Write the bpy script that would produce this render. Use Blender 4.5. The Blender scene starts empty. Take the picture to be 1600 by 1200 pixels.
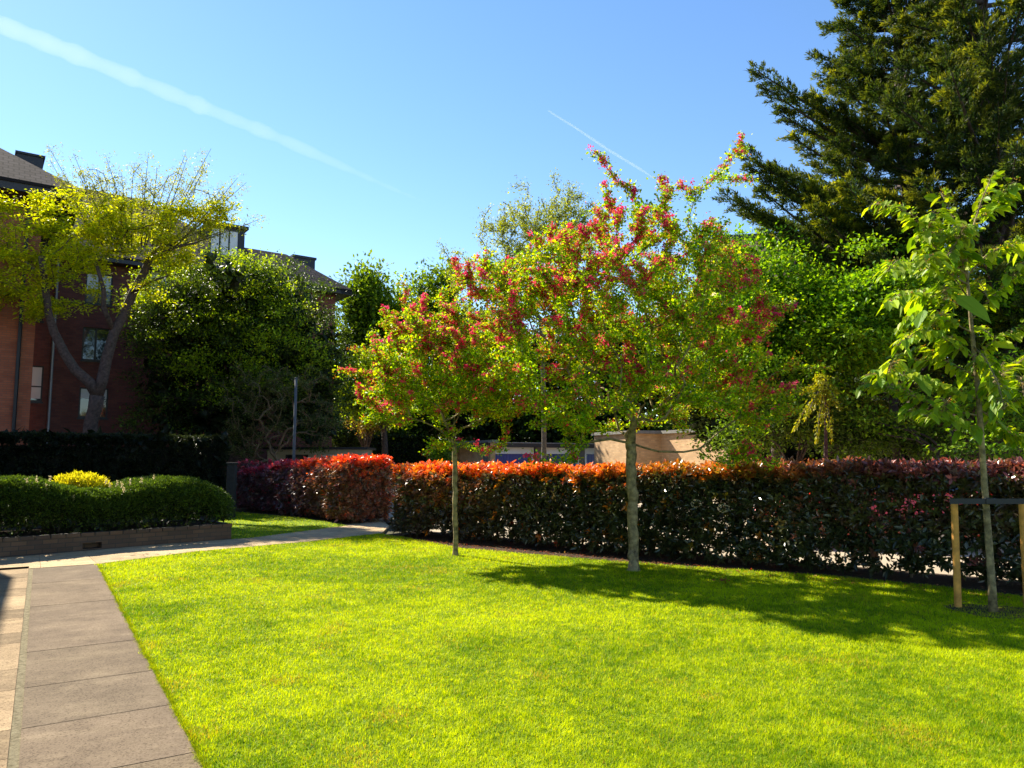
import bpy, math
import numpy as np
from mathutils import Vector, Matrix
R = math.radians
C = bpy.context.scene.collection
SC = bpy.context.scene

# ------------------------------------------------------------------ camera
F = 1155.0                      # focal length in pixels of the 1600 px wide photograph
PITCH = math.atan(115.0 / F)
EYE = 1.6
cam = bpy.data.objects.new('camera', bpy.data.cameras.new('camera'))
C.objects.link(cam)
cam.location = (0, 0, EYE)
cam.rotation_euler = (R(90) + PITCH, 0, 0)
cam.data.sensor_width = 36
cam.data.lens = 36 * F / 1600
cam.data.clip_end = 30000
cam.data.clip_start = 0.05
SC.camera = cam

# ------------------------------------------------------------------ light
SUN_H = Vector((-0.73, 0.68)).normalized()
SUN_EL = R(41)
sdir = Vector((SUN_H.x * math.cos(SUN_EL), SUN_H.y * math.cos(SUN_EL), math.sin(SUN_EL)))
sun = bpy.data.objects.new('sun', bpy.data.lights.new('sun', 'SUN'))
C.objects.link(sun)
sun.data.energy = 5.0
sun.data.angle = R(0.5)
sun.data.color = (1.0, 0.91, 0.74)
sun.rotation_euler = sdir.to_track_quat('Z', 'Y').to_euler()
sun.location = (-30, 25, 40)
w = bpy.data.worlds.new('World'); SC.world = w; w.use_nodes = True
nt = w.node_tree; nt.nodes.clear()
sky = nt.nodes.new('ShaderNodeTexSky'); sky.sky_type = 'NISHITA'; sky.sun_disc = False
sky.sun_elevation = SUN_EL
sky.sun_rotation = math.atan2(SUN_H.x, SUN_H.y)
sky.air_density = 1.0; sky.dust_density = 0.05; sky.ozone_density = 1.5
bg = nt.nodes.new('ShaderNodeBackground'); bg.inputs[1].default_value = 0.10
wo = nt.nodes.new('ShaderNodeOutputWorld')
hs_ = nt.nodes.new('ShaderNodeHueSaturation'); hs_.inputs['Saturation'].default_value = 1.17; hs_.inputs['Hue'].default_value = .503; hs_.inputs['Value'].default_value = .94
nt.links.new(sky.outputs[0], hs_.inputs['Color']); nt.links.new(hs_.outputs[0], bg.inputs[0]); nt.links.new(bg.outputs[0], wo.inputs[0])
SC.view_settings.view_transform = 'Standard'; SC.view_settings.look = 'None'
SC.view_settings.gamma = 1; SC.view_settings.exposure = 1.38
SC.render.engine = 'CYCLES'
SC.cycles.use_denoising = True
SC.cycles.max_bounces = 6; SC.cycles.transparent_max_bounces = 8
SC.cycles.diffuse_bounces = 3; SC.cycles.transmission_bounces = 4; SC.cycles.glossy_bounces = 2
SC.cycles.volume_bounces = 0; SC.cycles.sample_clamp_indirect = 4

# ------------------------------------------------------------------ pixel helpers (1600x1200 pixels of the photograph)
cp, sp = math.cos(PITCH), math.sin(PITCH)
def ray(px, py):
    u, v = (px - 800) / F, (600 - py) / F
    return np.array([u, cp - v * sp, sp + v * cp])
def P(px, py, d):
    r = ray(px, py); return np.array([0, 0, EYE]) + r * (d / r[1])
def G(px, py, z=0.0):
    r = ray(px, py); return np.array([0, 0, EYE]) + r * ((z - EYE) / r[2])
def onplane(px, py, p0, n):
    r = ray(px, py); o = np.array([0, 0, EYE]); p0 = np.array(p0, float); n = np.array(n, float)
    return o + r * (np.dot(p0 - o, n) / np.dot(r, n))
rng = np.random.default_rng(7)
def unit(v):
    v = np.asarray(v, float); return v / (np.linalg.norm(v, axis=-1, keepdims=True) + 1e-12)

# ------------------------------------------------------------------ object helpers
def tag(o, label=None, cat=None, group=None, kind=None):
    if label: o['label'] = label
    if cat: o['category'] = cat
    if group: o['group'] = group
    if kind: o['kind'] = kind
    return o
def thing(name, label, cat, loc=(0, 0, 0), group=None, rz=0):
    o = bpy.data.objects.new(name, None); C.objects.link(o); o.empty_display_size = 0.2
    o.location = loc; o.rotation_euler = (0, 0, rz)
    return tag(o, label, cat, group)
def link(name, me, mat, parent=None):
    o = bpy.data.objects.new(name, me); C.objects.link(o)
    if mat: me.materials.append(mat)
    if parent is not None:
        o.parent = parent
        bpy.context.view_layer.update()
        o.matrix_parent_inverse = parent.matrix_world.inverted()
    return o
def npmesh(name, V, Fc, mat, parent=None, cols=None, smooth=False):
    V = np.ascontiguousarray(V, dtype=np.float32); Fc = np.ascontiguousarray(Fc, dtype=np.int32)
    k = Fc.shape[1]; me = bpy.data.meshes.new(name)
    me.vertices.add(len(V)); me.vertices.foreach_set('co', V.ravel())
    me.loops.add(Fc.size); me.loops.foreach_set('vertex_index', Fc.ravel())
    me.polygons.add(len(Fc)); me.polygons.foreach_set('loop_start', np.arange(0, Fc.size, k, dtype=np.int32))
    if smooth: me.polygons.foreach_set('use_smooth', np.ones(len(Fc), dtype=bool))
    else: me.polygons.foreach_set('use_smooth', np.zeros(len(Fc), dtype=bool))
    if cols is not None:
        a = me.color_attributes.new('col', 'FLOAT_COLOR', 'POINT')
        c4 = np.ones((len(V), 4), dtype=np.float32); c4[:, :3] = cols
        a.data.foreach_set('color', c4.ravel())
    me.update(calc_edges=True)
    return link(name, me, mat, parent)

class MB:
    def __init__(s): s.v = []; s.f = []
    def add(s, vs, fs):
        n = len(s.v); s.v += [tuple(map(float, v)) for v in vs]; s.f += [tuple(i + n for i in f) for f in fs]
    def box(s, a, b, M=None):
        x0, y0, z0 = a; x1, y1, z1 = b
        vs = [(x0, y0, z0), (x1, y0, z0), (x1, y1, z0), (x0, y1, z0), (x0, y0, z1), (x1, y0, z1), (x1, y1, z1), (x0, y1, z1)]
        if M is not None: vs = [tuple(M @ Vector(v)) for v in vs]
        s.add(vs, [(0, 3, 2, 1), (4, 5, 6, 7), (0, 1, 5, 4), (1, 2, 6, 5), (2, 3, 7, 6), (3, 0, 4, 7)])
    def prism(s, poly, z0, z1):
        n = len(poly)
        s.add([(p[0], p[1], z0) for p in poly] + [(p[0], p[1], z1) for p in poly],
              [tuple(range(n))[::-1], tuple(range(n, 2 * n))] + [(i, (i + 1) % n, n + (i + 1) % n, n + i) for i in range(n)])
    def tube(s, pts, rad, k=8, cap=True):
        pts = [np.array(p, float) for p in pts]
        if not hasattr(rad, '__len__'): rad = [rad] * len(pts)
        n0 = len(s.v)
        for i, p in enumerate(pts):
            d = unit(pts[min(i + 1, len(pts) - 1)] - pts[max(i - 1, 0)])
            ref = np.array([0.31, 0.95, 0.05]) if abs(d[1]) < .9 else np.array([1., 0, 0.1])
            a = unit(np.cross(d, ref)); b = np.cross(d, a)
            for j in range(k):
                t = 2 * math.pi * j / k
                s.v.append(tuple(p + rad[i] * (a * math.cos(t) + b * math.sin(t))))
        for i in range(len(pts) - 1):
            for j in range(k):
                s.f.append((n0 + i * k + j, n0 + i * k + (j + 1) % k, n0 + (i + 1) * k + (j + 1) % k, n0 + (i + 1) * k + j))
        if cap:
            s.f.append(tuple(n0 + j for j in range(k))[::-1]); s.f.append(tuple(n0 + (len(pts) - 1) * k + j for j in range(k)))
    def build(s, name, mat, parent=None, smooth=False, bevel=0):
        me = bpy.data.meshes.new(name); me.from_pydata(s.v, [], s.f); me.update()
        import bmesh
        bm = bmesh.new(); bm.from_mesh(me); bmesh.ops.recalc_face_normals(bm, faces=bm.faces)
        if bevel: bmesh.ops.bevel(bm, geom=list(bm.edges), offset=bevel, segments=1, affect='EDGES')
        if smooth:
            for f in bm.faces: f.smooth = True
        bm.to_mesh(me); bm.free()
        return link(name, me, mat, parent)

# ------------------------------------------------------------------ materials
def mat(name):
    m = bpy.data.materials.new(name); m.use_nodes = True
    return m, m.node_tree, m.node_tree.nodes['Principled BSDF']
def ramp(nt, stops):
    r = nt.nodes.new('ShaderNodeValToRGB')
    while len(r.color_ramp.elements) < len(stops): r.color_ramp.elements.new(0.5)
    for e, (p, c) in zip(r.color_ramp.elements, stops): e.position = p; e.color = (*c, 1)
    return r
def noise(nt, scale, detail=4, rough=.6, vec=None):
    n = nt.nodes.new('ShaderNodeTexNoise'); n.inputs['Scale'].default_value = scale
    n.inputs['Detail'].default_value = detail; n.inputs['Roughness'].default_value = rough
    if vec is not None: nt.links.new(vec, n.inputs['Vector'])
    return n
def coord(nt, scale=(1, 1, 1)):
    t = nt.nodes.new('ShaderNodeTexCoord'); m = nt.nodes.new('ShaderNodeMapping')
    m.inputs['Scale'].default_value = scale; nt.links.new(t.outputs['Object'], m.inputs[0]); return m.outputs[0]
def bump(nt, b, src, strength, dist=.02):
    n = nt.nodes.new('ShaderNodeBump'); n.inputs['Strength'].default_value = strength; n.inputs['Distance'].default_value = dist
    nt.links.new(src, n.inputs['Height']); nt.links.new(n.outputs[0], b.inputs['Normal'])
def plain(name, col, rough=.6, var=.25, scale=6, metal=0, bmp=.2, spec=.5):
    m, t, b = mat(name)
    n = noise(t, scale, 5, .6, coord(t))
    c = np.array(col)
    r = ramp(t, [(.3, tuple(c * (1 - var))), (.7, tuple(np.minimum(c * (1 + var), 1)))])
    t.links.new(n.outputs[0], r.inputs[0]); t.links.new(r.outputs[0], b.inputs['Base Color'])
    b.inputs['Roughness'].default_value = rough; b.inputs['Metallic'].default_value = metal
    b.inputs['Specular IOR Level'].default_value = spec
    if bmp: bump(t, b, n.outputs[0], bmp)
    return m
def leafmat(name, trans=.45, rough=.45, spec=.5, tint=(1.15, 1.1, .5)):
    m, t, b = mat(name)
    a = t.nodes.new('ShaderNodeAttribute'); a.attribute_name = 'col'
    t.links.new(a.outputs['Color'], b.inputs['Base Color'])
    b.inputs['Roughness'].default_value = rough; b.inputs['Specular IOR Level'].default_value = spec
    tr = t.nodes.new('ShaderNodeBsdfTranslucent'); mx = t.nodes.new('ShaderNodeMixShader')
    mul = t.nodes.new('ShaderNodeMix'); mul.data_type = 'RGBA'; mul.blend_type = 'MULTIPLY'
    mul.inputs[0].default_value = 1; mul.inputs[7].default_value = (*tint, 1)
    t.links.new(a.outputs['Color'], mul.inputs[6]); t.links.new(mul.outputs[2], tr.inputs[0])
    mx.inputs[0].default_value = trans
    t.links.new(b.outputs[0], mx.inputs[1]); t.links.new(tr.outputs[0], mx.inputs[2])
    t.links.new(mx.outputs[0], t.nodes['Material Output'].inputs[0])
    return m
def brickmat(name, c1, c2, mortar, bw=.225, bh=.075, rough=.85):
    m, t, b = mat(name)
    tc = t.nodes.new('ShaderNodeTexCoord'); sx = t.nodes.new('ShaderNodeSeparateXYZ'); cx = t.nodes.new('ShaderNodeCombineXYZ')
    ad = t.nodes.new('ShaderNodeMath'); ad.operation = 'ADD'
    t.links.new(tc.outputs['Object'], sx.inputs[0]); t.links.new(sx.outputs[0], ad.inputs[0]); t.links.new(sx.outputs[1], ad.inputs[1])
    t.links.new(ad.outputs[0], cx.inputs[0]); t.links.new(sx.outputs[2], cx.inputs[1])
    br = t.nodes.new('ShaderNodeTexBrick'); br.inputs['Scale'].default_value = 1
    br.inputs['Brick Width'].default_value = bw; br.inputs['Row Height'].default_value = bh
    br.inputs['Mortar Size'].default_value = .006; br.inputs['Color1'].default_value = (*c1, 1); br.inputs['Color2'].default_value = (*c2, 1)
    br.inputs['Mortar'].default_value = (*mortar, 1)
    t.links.new(cx.outputs[0], br.inputs[0])
    n = noise(t, 1.3, 5, .65, tc.outputs['Object'])
    mx = t.nodes.new('ShaderNodeMix'); mx.data_type = 'RGBA'; mx.blend_type = 'MULTIPLY'; mx.inputs[0].default_value = .7
    r = ramp(t, [(.3, (.6, .55, .5)), (.7, (1.0, 1.0, 1.0))]); t.links.new(n.outputs[0], r.inputs[0])
    t.links.new(br.outputs[0], mx.inputs[6]); t.links.new(r.outputs[0], mx.inputs[7]); t.links.new(mx.outputs[2], b.inputs['Base Color'])
    b.inputs['Roughness'].default_value = rough
    bump(t, b, br.outputs['Fac'], -.4, .01)
    return m
def tilemat(name, c):
    m, t, b = mat(name)
    v = coord(t); br = t.nodes.new('ShaderNodeTexBrick'); br.inputs['Scale'].default_value = 1
    br.inputs['Brick Width'].default_value = .30; br.inputs['Row Height'].default_value = .26; br.inputs['Mortar Size'].default_value = .022
    br.inputs['Color1'].default_value = (*c, 1); br.inputs['Color2'].default_value = (*[x * .6 for x in c], 1); br.inputs['Mortar'].default_value = (.02, .018, .02, 1)
    uv = t.nodes.new('ShaderNodeUVMap'); t.links.new(uv.outputs[0], br.inputs[0])
    t.links.new(br.outputs[0], b.inputs['Base Color']); b.inputs['Roughness'].default_value = .95; b.inputs['Specular IOR Level'].default_value = .1
    bump(t, b, br.outputs['Fac'], -.6, .02)
    return m
def glassmat(name, c=(.03, .04, .05)):
    m, t, b = mat(name)
    b.inputs['Base Color'].default_value = (*c, 1); b.inputs['Roughness'].default_value = .04
    b.inputs['Specular IOR Level'].default_value = 1.0; b.inputs['Metallic'].default_value = .35
    n = noise(t, 1.2, 2, .5, coord(t)); bump(t, b, n.outputs[0], .05, .05)
    return m
def vnoise(x, y, s, seed):
    r = np.random.default_rng(seed).random((256, 256)); x = np.asarray(x) / s + 1000; y = np.asarray(y) / s + 1000
    xi = np.floor(x).astype(int); yi = np.floor(y).astype(int); fx = x - xi; fy = y - yi
    fx = fx * fx * (3 - 2 * fx); fy = fy * fy * (3 - 2 * fy)
    g = lambda a, b: r[a % 256, b % 256]
    return (g(xi, yi) * (1 - fx) + g(xi + 1, yi) * fx) * (1 - fy) + (g(xi, yi + 1) * (1 - fx) + g(xi + 1, yi + 1) * fx) * fy

M = {}
M['leaf'] = leafmat('leaf_soft', .5, .5, .35, (1.3, 1.2, .3))
M['leaf_gloss'] = leafmat('leaf_glossy', .40, .50, .4)
M['leaf_photinia'] = leafmat('leaf_photinia', .36, .30, .8, (1.25, .95, .6))
M['needle'] = leafmat('needle', .45, .6, .3, (1.3, 1.2, .4))
M['petal'] = leafmat('petal', .4, .6, .2, (1, .9, 1))
M['grassblade'] = leafmat('grass_blade', .50, .5, .12, (1.25, 1.15, .2))
M['bark'] = plain('bark', (.12, .095, .065), .9, .45, 14, bmp=.8)
M['bark_grey'] = plain('bark_grey_lichen', (.23, .175, .08), .9, .75, 13, bmp=1.0)
M['bark_brown'] = plain('bark_brown', (.075, .05, .04), .9, .6, 14, bmp=1.0)
M['twig'] = plain('twig', (.16, .11, .06), .8, .3, 20)
M['white'] = plain('white_paint', (.75, .75, .74), .5, .06, 3, bmp=0)
M['blue'] = plain('blue_paint', (.012, .045, .25), .4, .1, 3, bmp=0)
M['dark'] = plain('dark_paint', (.012, .012, .016), .5, .2, 3, bmp=0)
M['frame'] = plain('dark_window_frame', (.02, .018, .02), .5, .2, 3, bmp=0)
M['brick_red'] = brickmat('brick_red', (.21, .060, .042), (.14, .040, .032), (.09, .06, .05))
M['brick_sunlit'] = brickmat('brick_sunlit', (.52, .17, .08), (.40, .12, .06), (.22, .14, .1))  # lighter orange stands for sunlight on the wing's brick, put into the colour
M['brick_buff'] = brickmat('brick_buff', (.72, .47, .24), (.55, .34, .17), (.50, .38, .25))
M['brick_low'] = brickmat('brick_garden', (.20, .115, .065), (.12, .075, .05), (.08, .065, .05))
M['slate'] = tilemat('roof_slate', (.12, .088, .075))
M['glass'] = glassmat('window_glass')
M['cream'] = plain('cream_boards', (.42, .38, .26), .7, .1, 3)
M['galv'] = plain('galvanised_steel', (.22, .23, .25), .45, .1, 8, metal=.5)
M['blind_and_reflection'] = plain('window_blind_and_reflection', (.7, .7, .68), .7, .05, 2, bmp=0)

# ------------------------------------------------------------------ ground, path, lawn
def sheet(name, poly, z, m, kind='structure'):
    mb = MB(); mb.add([(p[0], p[1], z) for p in poly], [tuple(range(len(poly)))])
    o = mb.build(name, m); tag(o, kind=kind)
    return o
def groundmat(name, c1, c2, s1=1.2, s2=25, rough=.95, b_=.5):
    m, t, b = mat(name); v = coord(t)
    n1 = noise(t, s1, 5, .6, v); n2 = noise(t, s2, 6, .7, v)
    ad = t.nodes.new('ShaderNodeMath'); ad.operation = 'ADD'; t.links.new(n1.outputs[0], ad.inputs[0]); t.links.new(n2.outputs[0], ad.inputs[1])
    hf = t.nodes.new('ShaderNodeMath'); hf.operation = 'MULTIPLY'; hf.inputs[1].default_value = .5; t.links.new(ad.outputs[0], hf.inputs[0])
    r = ramp(t, [(.38, c1), (.62, c2)]); t.links.new(hf.outputs[0], r.inputs[0]); t.links.new(r.outputs[0], b.inputs['Base Color'])
    b.inputs['Roughness'].default_value = rough; b.inputs['Specular IOR Level'].default_value = .2
    bump(t, b, n2.outputs[0], b_, .03)
    return m
sheet('ground', [(-3000, -3000), (3000, -3000), (3000, 3000), (-3000, 3000)], -.06, groundmat('ground_earth', (.06, .055, .03), (.10, .09, .05)))
M['tarmac'] = groundmat('car_park_surface', (.34, .28, .20), (.42, .35, .26), .6, 30, .9, .2)
M['soil'] = groundmat('soil', (.035, .025, .016), (.075, .052, .035), 6, 40, 1, 1.0)
M['turf'] = groundmat('turf', (.07, .13, .004), (.20, .28, .006), 3, 60, 1, .6)

g = lambda px, py: G(px, py)[:2]
H0, H1 = np.array([-2.55, 15.5]), np.array([6.1, 8.85])          # front foot line of the long hedge
hd = unit(H1 - H0); hn = np.array([-hd[1], hd[0]])
if hn[1] < 0: hn = -hn
H2 = H1 + hd * 3.5
K0, K1 = np.array([-3.95, 18.2]), np.array([-8.6, 23.3])         # left hedge foot line, near end first
kd = unit(K1 - K0); kn = np.array([-kd[1], kd[0]])
if kn[1] < 0: kn = -kn
# car park beyond the hedges
sheet('car_park', [tuple(H0 + hn * 1.3 - hd * .2), tuple(H2 + hn * 1.3 + hd * 4), (40, 8), (40, 60), (-14, 60), tuple(K1 + kn * 1.6), tuple(K0 + kn * 1.6)], -.02, M['tarmac'])
lawn_edge = [g(152, 882), g(300, 863), g(480, 847), g(575, 836), g(594, 834.5), g(640, 841), g(720, 857), g(840, 867), g(960, 877), g(1100, 887), g(1287, 899), g(1440, 914), g(1600, 932)]
lawn = [g(318, 1198), g(400, 1360), ] 
lawn_poly = [tuple(p) for p in lawn_edge] + [(9.0, 6.3), (9.0, -3.5), (2.0, -3.5)]
e0, e1 = g(152, 882), g(318, 1198)
pd = unit(e1 - e0)                                              # direction of the near path, towards the camera
near_r = e0 + pd * 16
lawn_poly = [tuple(p) for p in lawn_edge] + [(9.0, 6.3), (9.0, -3.5), tuple(near_r)]
sheet('lawn', lawn_poly, 0.0, M['turf'])
side_lawn = [g(362, 843), g(396, 841), g(480, 830.5), g(540, 823), tuple(K0 + np.array([.0, -.35])), tuple(K0 + kd * 2), tuple(K1 + np.array([-.4, -.4])), g(330, 790), g(340, 815)]
side_lawn = [tuple(p) for p in side_lawn]
sheet('lawn', side_lawn, 0.0, M['turf'])
sheet('soil_bed', [tuple(H0 - hd * .3 - hn * .5), tuple(H2 - hn * 1.0), tuple(H2 + hn * 1.25), tuple(H0 + hn * 1.25 - hd * .3)], -.012, M['soil'])
sheet('soil_bed', [tuple(K0 - kn * .55 - kd * .3), tuple(K1 - kn * .6), tuple(K1 + kn * 1.5), tuple(K0 + kn * 1.5 - kd * .3)], -.008, M['soil'])
sheet('soil_bed', [(-30, 14), (-9.5, 12.0), (-5.9, 15.6), (-6.0, 17.5), (-9.0, 24), (-20, 30), (-40, 30)], -.03, M['soil'])

# paving: slabs with open joints over a bedding sheet
M['bedding'] = groundmat('path_bedding', (.16, .13, .07), (.46, .40, .26), 30, 140, 1, 1)
def pavemat(name, c1, c2, streak):
    m, t, b = mat(name); v = coord(t); n1 = noise(t, 1.1, 6, .65, v); n2 = noise(t, 70, 4, .8, v)
    tc = t.nodes.new('ShaderNodeTexCoord'); mp = t.nodes.new('ShaderNodeMapping'); mp.inputs['Rotation'].default_value = (0, 0, math.atan2(pd[1], pd[0]))
    mp.vector_type = 'TEXTURE'
    mp.inputs['Scale'].default_value = (.30, 1.0, 1); t.links.new(tc.outputs['Object'], mp.inputs[0])
    n3 = noise(t, 1.3, 5, .7, mp.outputs[0])
    r = ramp(t, [(.30, c1), (.62, c2)]); n9 = noise(t, 5, 6, .7, v); av = t.nodes.new('ShaderNodeMix'); av.inputs[0].default_value = .45; t.links.new(n1.outputs[0], av.inputs[2]); t.links.new(n9.outputs[0], av.inputs[3]); t.links.new(av.outputs[0], r.inputs[0])
    r3 = ramp(t, [(.50, (0, 0, 0)), (.72, (1, 1, 1))]); t.links.new(n3.outputs[0], r3.inputs[0])
    mx = t.nodes.new('ShaderNodeMix'); mx.data_type = 'RGBA'; t.links.new(r.outputs[0], mx.inputs[6]); mx.inputs[7].default_value = (*streak, 1)
    sc = t.nodes.new('ShaderNodeMath'); sc.operation = 'MULTIPLY'; sc.inputs[1].default_value = .42; t.links.new(r3.outputs[0], sc.inputs[0]); t.links.new(sc.outputs[0], mx.inputs[0])
    at = t.nodes.new('ShaderNodeAttribute'); at.attribute_name = 'col'
    m2 = t.nodes.new('ShaderNodeMix'); m2.data_type = 'RGBA'; m2.blend_type = 'MULTIPLY'; m2.inputs[0].default_value = 1
    t.links.new(mx.outputs[2], m2.inputs[6]); t.links.new(at.outputs['Color'], m2.inputs[7])
    sp_ = ramp(t, [(.36, (.40, .36, .32)), (.5, (1, 1, 1)), (.68, (1.0, 1.0, 1.0)), (.74, (1.5, 1.45, 1.35))]); t.links.new(n2.outputs[0], sp_.inputs[0])
    m3 = t.nodes.new('ShaderNodeMix'); m3.data_type = 'RGBA'; m3.blend_type = 'MULTIPLY'; m3.inputs[0].default_value = 1
    t.links.new(m2.outputs[2], m3.inputs[6]); t.links.new(sp_.outputs[0], m3.inputs[7]); t.links.new(m3.outputs[2], b.inputs['Base Color'])
    b.inputs['Roughness'].default_value = .95; b.inputs['Specular IOR Level'].default_value = .2; bump(t, b, n2.outputs[0], .6, .012)
    return m
M['pave'] = pavemat('paving_slabs', (.10, .074, .048), (.215, .165, .110), (.36, .285, .18))
pn = np.array([pd[1], -pd[0]])
if pn[0] < 0: pn = -pn                                          # across the near path, to the right
def slabs(name, quads, z0=-.045, z1=.004, gap=.0035):
    V = []; Fc = []; cols = []
    for q, tone in quads:
        q = [np.array(p, float) for p in q]; c = sum(q) / 4
        q = [p + unit(c - p) * gap * 1.4 for p in q]
        n = len(V); cc = np.array(tone)
        V += [(p[0], p[1], z0) for p in q] + [(p[0] + (c - p)[0] * .004, p[1] + (c - p)[1] * .004, z1) for p in q]
        Fc += [(n, n + 1, n + 5, n + 4), (n + 1, n + 2, n + 6, n + 5), (n + 2, n + 3, n + 7, n + 6), (n + 3, n, n + 4, n + 7), (n + 4, n + 5, n + 6, n + 7)]
        cols += [cc] * 8
    o = npmesh(name, V, Fc, M['pave'], None, cols); tag(o, kind='structure'); return o
quads = []
seamw = abs(np.dot(g(49, 883) - e0, pn))                        # width of the main path
st = [-.05, .55, 1.75, 3.0, 4.25, 5.5, 6.75, 8.0, 9.25, 10.5, 11.75, 13]
st = [0.0]
for yj in (904, 937, 1000, 1048): 
    # joints where the photograph shows them on the right edge
    pj = G(152 + (yj - 882) * .525, yj)[:2]; st.append(float(np.dot(pj - e0, pd)))
while st[-1] < 15: st.append(st[-1] + 0.92)
r_ = np.random.default_rng(3)
for a, b in zip(st[:-1], st[1:]):
    tn = np.array([1, 1, 1]) * r_.uniform(.9, 1.08) * np.array([1, r_.uniform(.97, 1.01), r_.uniform(.94, 1.02)])
    quads.append(([e0 + pd * a, e0 + pd * b, e0 + pd * b - pn * (seamw - .02), e0 + pd * a - pn * (seamw - .02)], tn))
s_ = -.3
for i in range(26):                                             # narrower slabs beyond the mossy seam
    b = s_ + [.75, .45, .95, .6, .9, .5][i % 6]
    tn = np.array([1.5, 1.42, 1.25]) * [1.35, .9, 1.25, 1.0, 1.45, .85][i % 6]
    off = seamw + .022
    quads.append(([e0 + pd * s_ - pn * off, e0 + pd * b - pn * off, e0 + pd * b - pn * (off + .9), e0 + pd * s_ - pn * (off + .9)], tn))
    s2 = s_ + .3
    quads.append(([e0 + pd * s2 - pn * (off + .9), e0 + pd * (b + .3) - pn * (off + .9), e0 + pd * (b + .3) - pn * (off + 1.8), e0 + pd * s2 - pn * (off + 1.8)], tn * .95))
    s_ = b
slabs('path', quads)
# cross path from planter to the gap in the hedges
low = [g(152 - 100, 893), g(152, 881.5), g(300, 862.5), g(480, 846.5), g(575, 835.5), g(597, 833)]
upp = [g(-60, 874), g(130, 861), g(240, 851.5), g(396, 840), g(530, 822.5), g(562, 820)]
low = [e0 - pn * 3.6 + pd * -.02] + low[1:]; upp[0] = e0 - pn * 3.3 - pd * 1.05
low.append(H0 + np.array([-.35, 2.2])); upp.append(K0 + np.array([.3, 1.6]))
quads = []
for i in range(len(low) - 1):
    k = [5, 2, 3, 2, 1, 3][i]
    for j in range(k):
        a, b = j / k, (j + 1) / k; L = lambda A, t: A[i] * (1 - t) + A[i + 1] * t
        quads.append(([L(low, a), L(low, b), L(upp, b), L(upp, a)], np.array([2.6, 2.5, 2.2]) * r_.uniform(.95, 1.08)))
slabs('path', quads, gap=.004)
sheet('path_bedding', [tuple(upp[0] - pn * .2), tuple(upp[1]), tuple(upp[2]), tuple(upp[3]), tuple(upp[4]), tuple(upp[6] + np.array([.1, .3])), tuple(low[6]), tuple(low[4] + np.array([-.05, .03])), tuple(low[1]), tuple(e0 + pd * 15), tuple(e0 + pd * 15 - pn * 4.2)], -.004, M['bedding'])

# ------------------------------------------------------------------ grass blades
def inpoly(x, y, poly):
    c = np.zeros(len(x), bool); n = len(poly)
    for i in range(n):
        x0, y0 = poly[i]; x1, y1 = poly[(i + 1) % n]
        cnd = ((y0 > y) != (y1 > y)) & (x < (x1 - x0) * (y - y0) / (y1 - y0 + 1e-12) + x0); c ^= cnd
    return c
def grass(name, poly, n, dmin, dmax, label=None):
    r = np.random.default_rng(11)
    u = r.random(n); e = 0.35                                    # density falls with distance
    y = (dmin ** e + u * (dmax ** e - dmin ** e)) ** (1 / e)
    x = (r.random(n) * 2 - 1) * (.76 * y + 1.3)
    k = inpoly(x + .07 * (vnoise(x, y, .12, 81) - .5) + r.normal(0, .008, n), y + .05 * (vnoise(x, y, .12, 82) - .5), poly); x, y = x[k], y[k]; n = len(x)
    d = y
    tone = vnoise(x, y, 1.3, 1) * .40 + vnoise(x, y, .35, 2) * .25 + vnoise(x, y, .10, 12) * .25 + vnoise(x, y, .045, 3) * .35
    h = (.013 + .016 * r.random(n)) * (.75 + .5 * vnoise(x, y, .25, 5)) * (1 + .03 * d)
    wd = (.0024 + .0018 * r.random(n)) * (.6 + d * .17)
    th = r.random(n) * 2 * math.pi; ln = r.random(n) ** .7 * 1.15
    dx, dy = np.cos(th), np.sin(th); ph = th + math.pi / 2 + r.normal(0, .5, n)
    sx, sy = np.cos(ph) * wd / 2, np.sin(ph) * wd / 2
    z = np.zeros(n)
    V = np.stack([np.stack([x - sx, y - sy, z], 1), np.stack([x + sx, y + sy, z], 1), np.stack([x + dx * h * ln, y + dy * h * ln, h * np.sqrt(np.maximum(.12, 1 - .62 * ln * ln))], 1)], 1).reshape(-1, 3)
    g1 = np.array([.12, .235, .002]); g2 = np.array([.54, .63, .002]); dry = np.array([.50, .36, .05])
    t = np.clip((tone - .40) * 2.1 + r.normal(0, .30, n), 0, 1)[:, None]
    col = g1 * (1 - t) + g2 * t
    spot = sum(np.exp(-(((x - q[0]) / q[2]) ** 2 + ((y - q[1]) / (q[2] * 1.3)) ** 2)) for q in [(*g(842, 1056), .10), (*g(505, 1012), .09), (*g(258, 1075), .16), (*g(606, 1120), .12), (*g(300, 1150), .14), (*g(1105, 1090), .08), (*g(560, 1190), .12), (*g(235, 1010), .12), (*g(1420, 1150), .15)])
    dr = (r.random(n) < .030 + .35 * spot + .30 * np.clip((vnoise(x, y, .55, 9) - .80) * 5, 0, 1))[:, None]
    col = np.where(dr, dry, col)
    col = np.repeat(col, 3, 0); col[2::3] *= 1.15
    o = npmesh(name, V, np.arange(3 * n).reshape(-1, 3), M['grassblade'], None, col)
    tag(o, label, 'grass', kind='stuff'); return o
grass('grass', lawn_poly, 1250000, 3.55, 16, 'short sunlit green lawn grass in front of the hedge')
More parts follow.
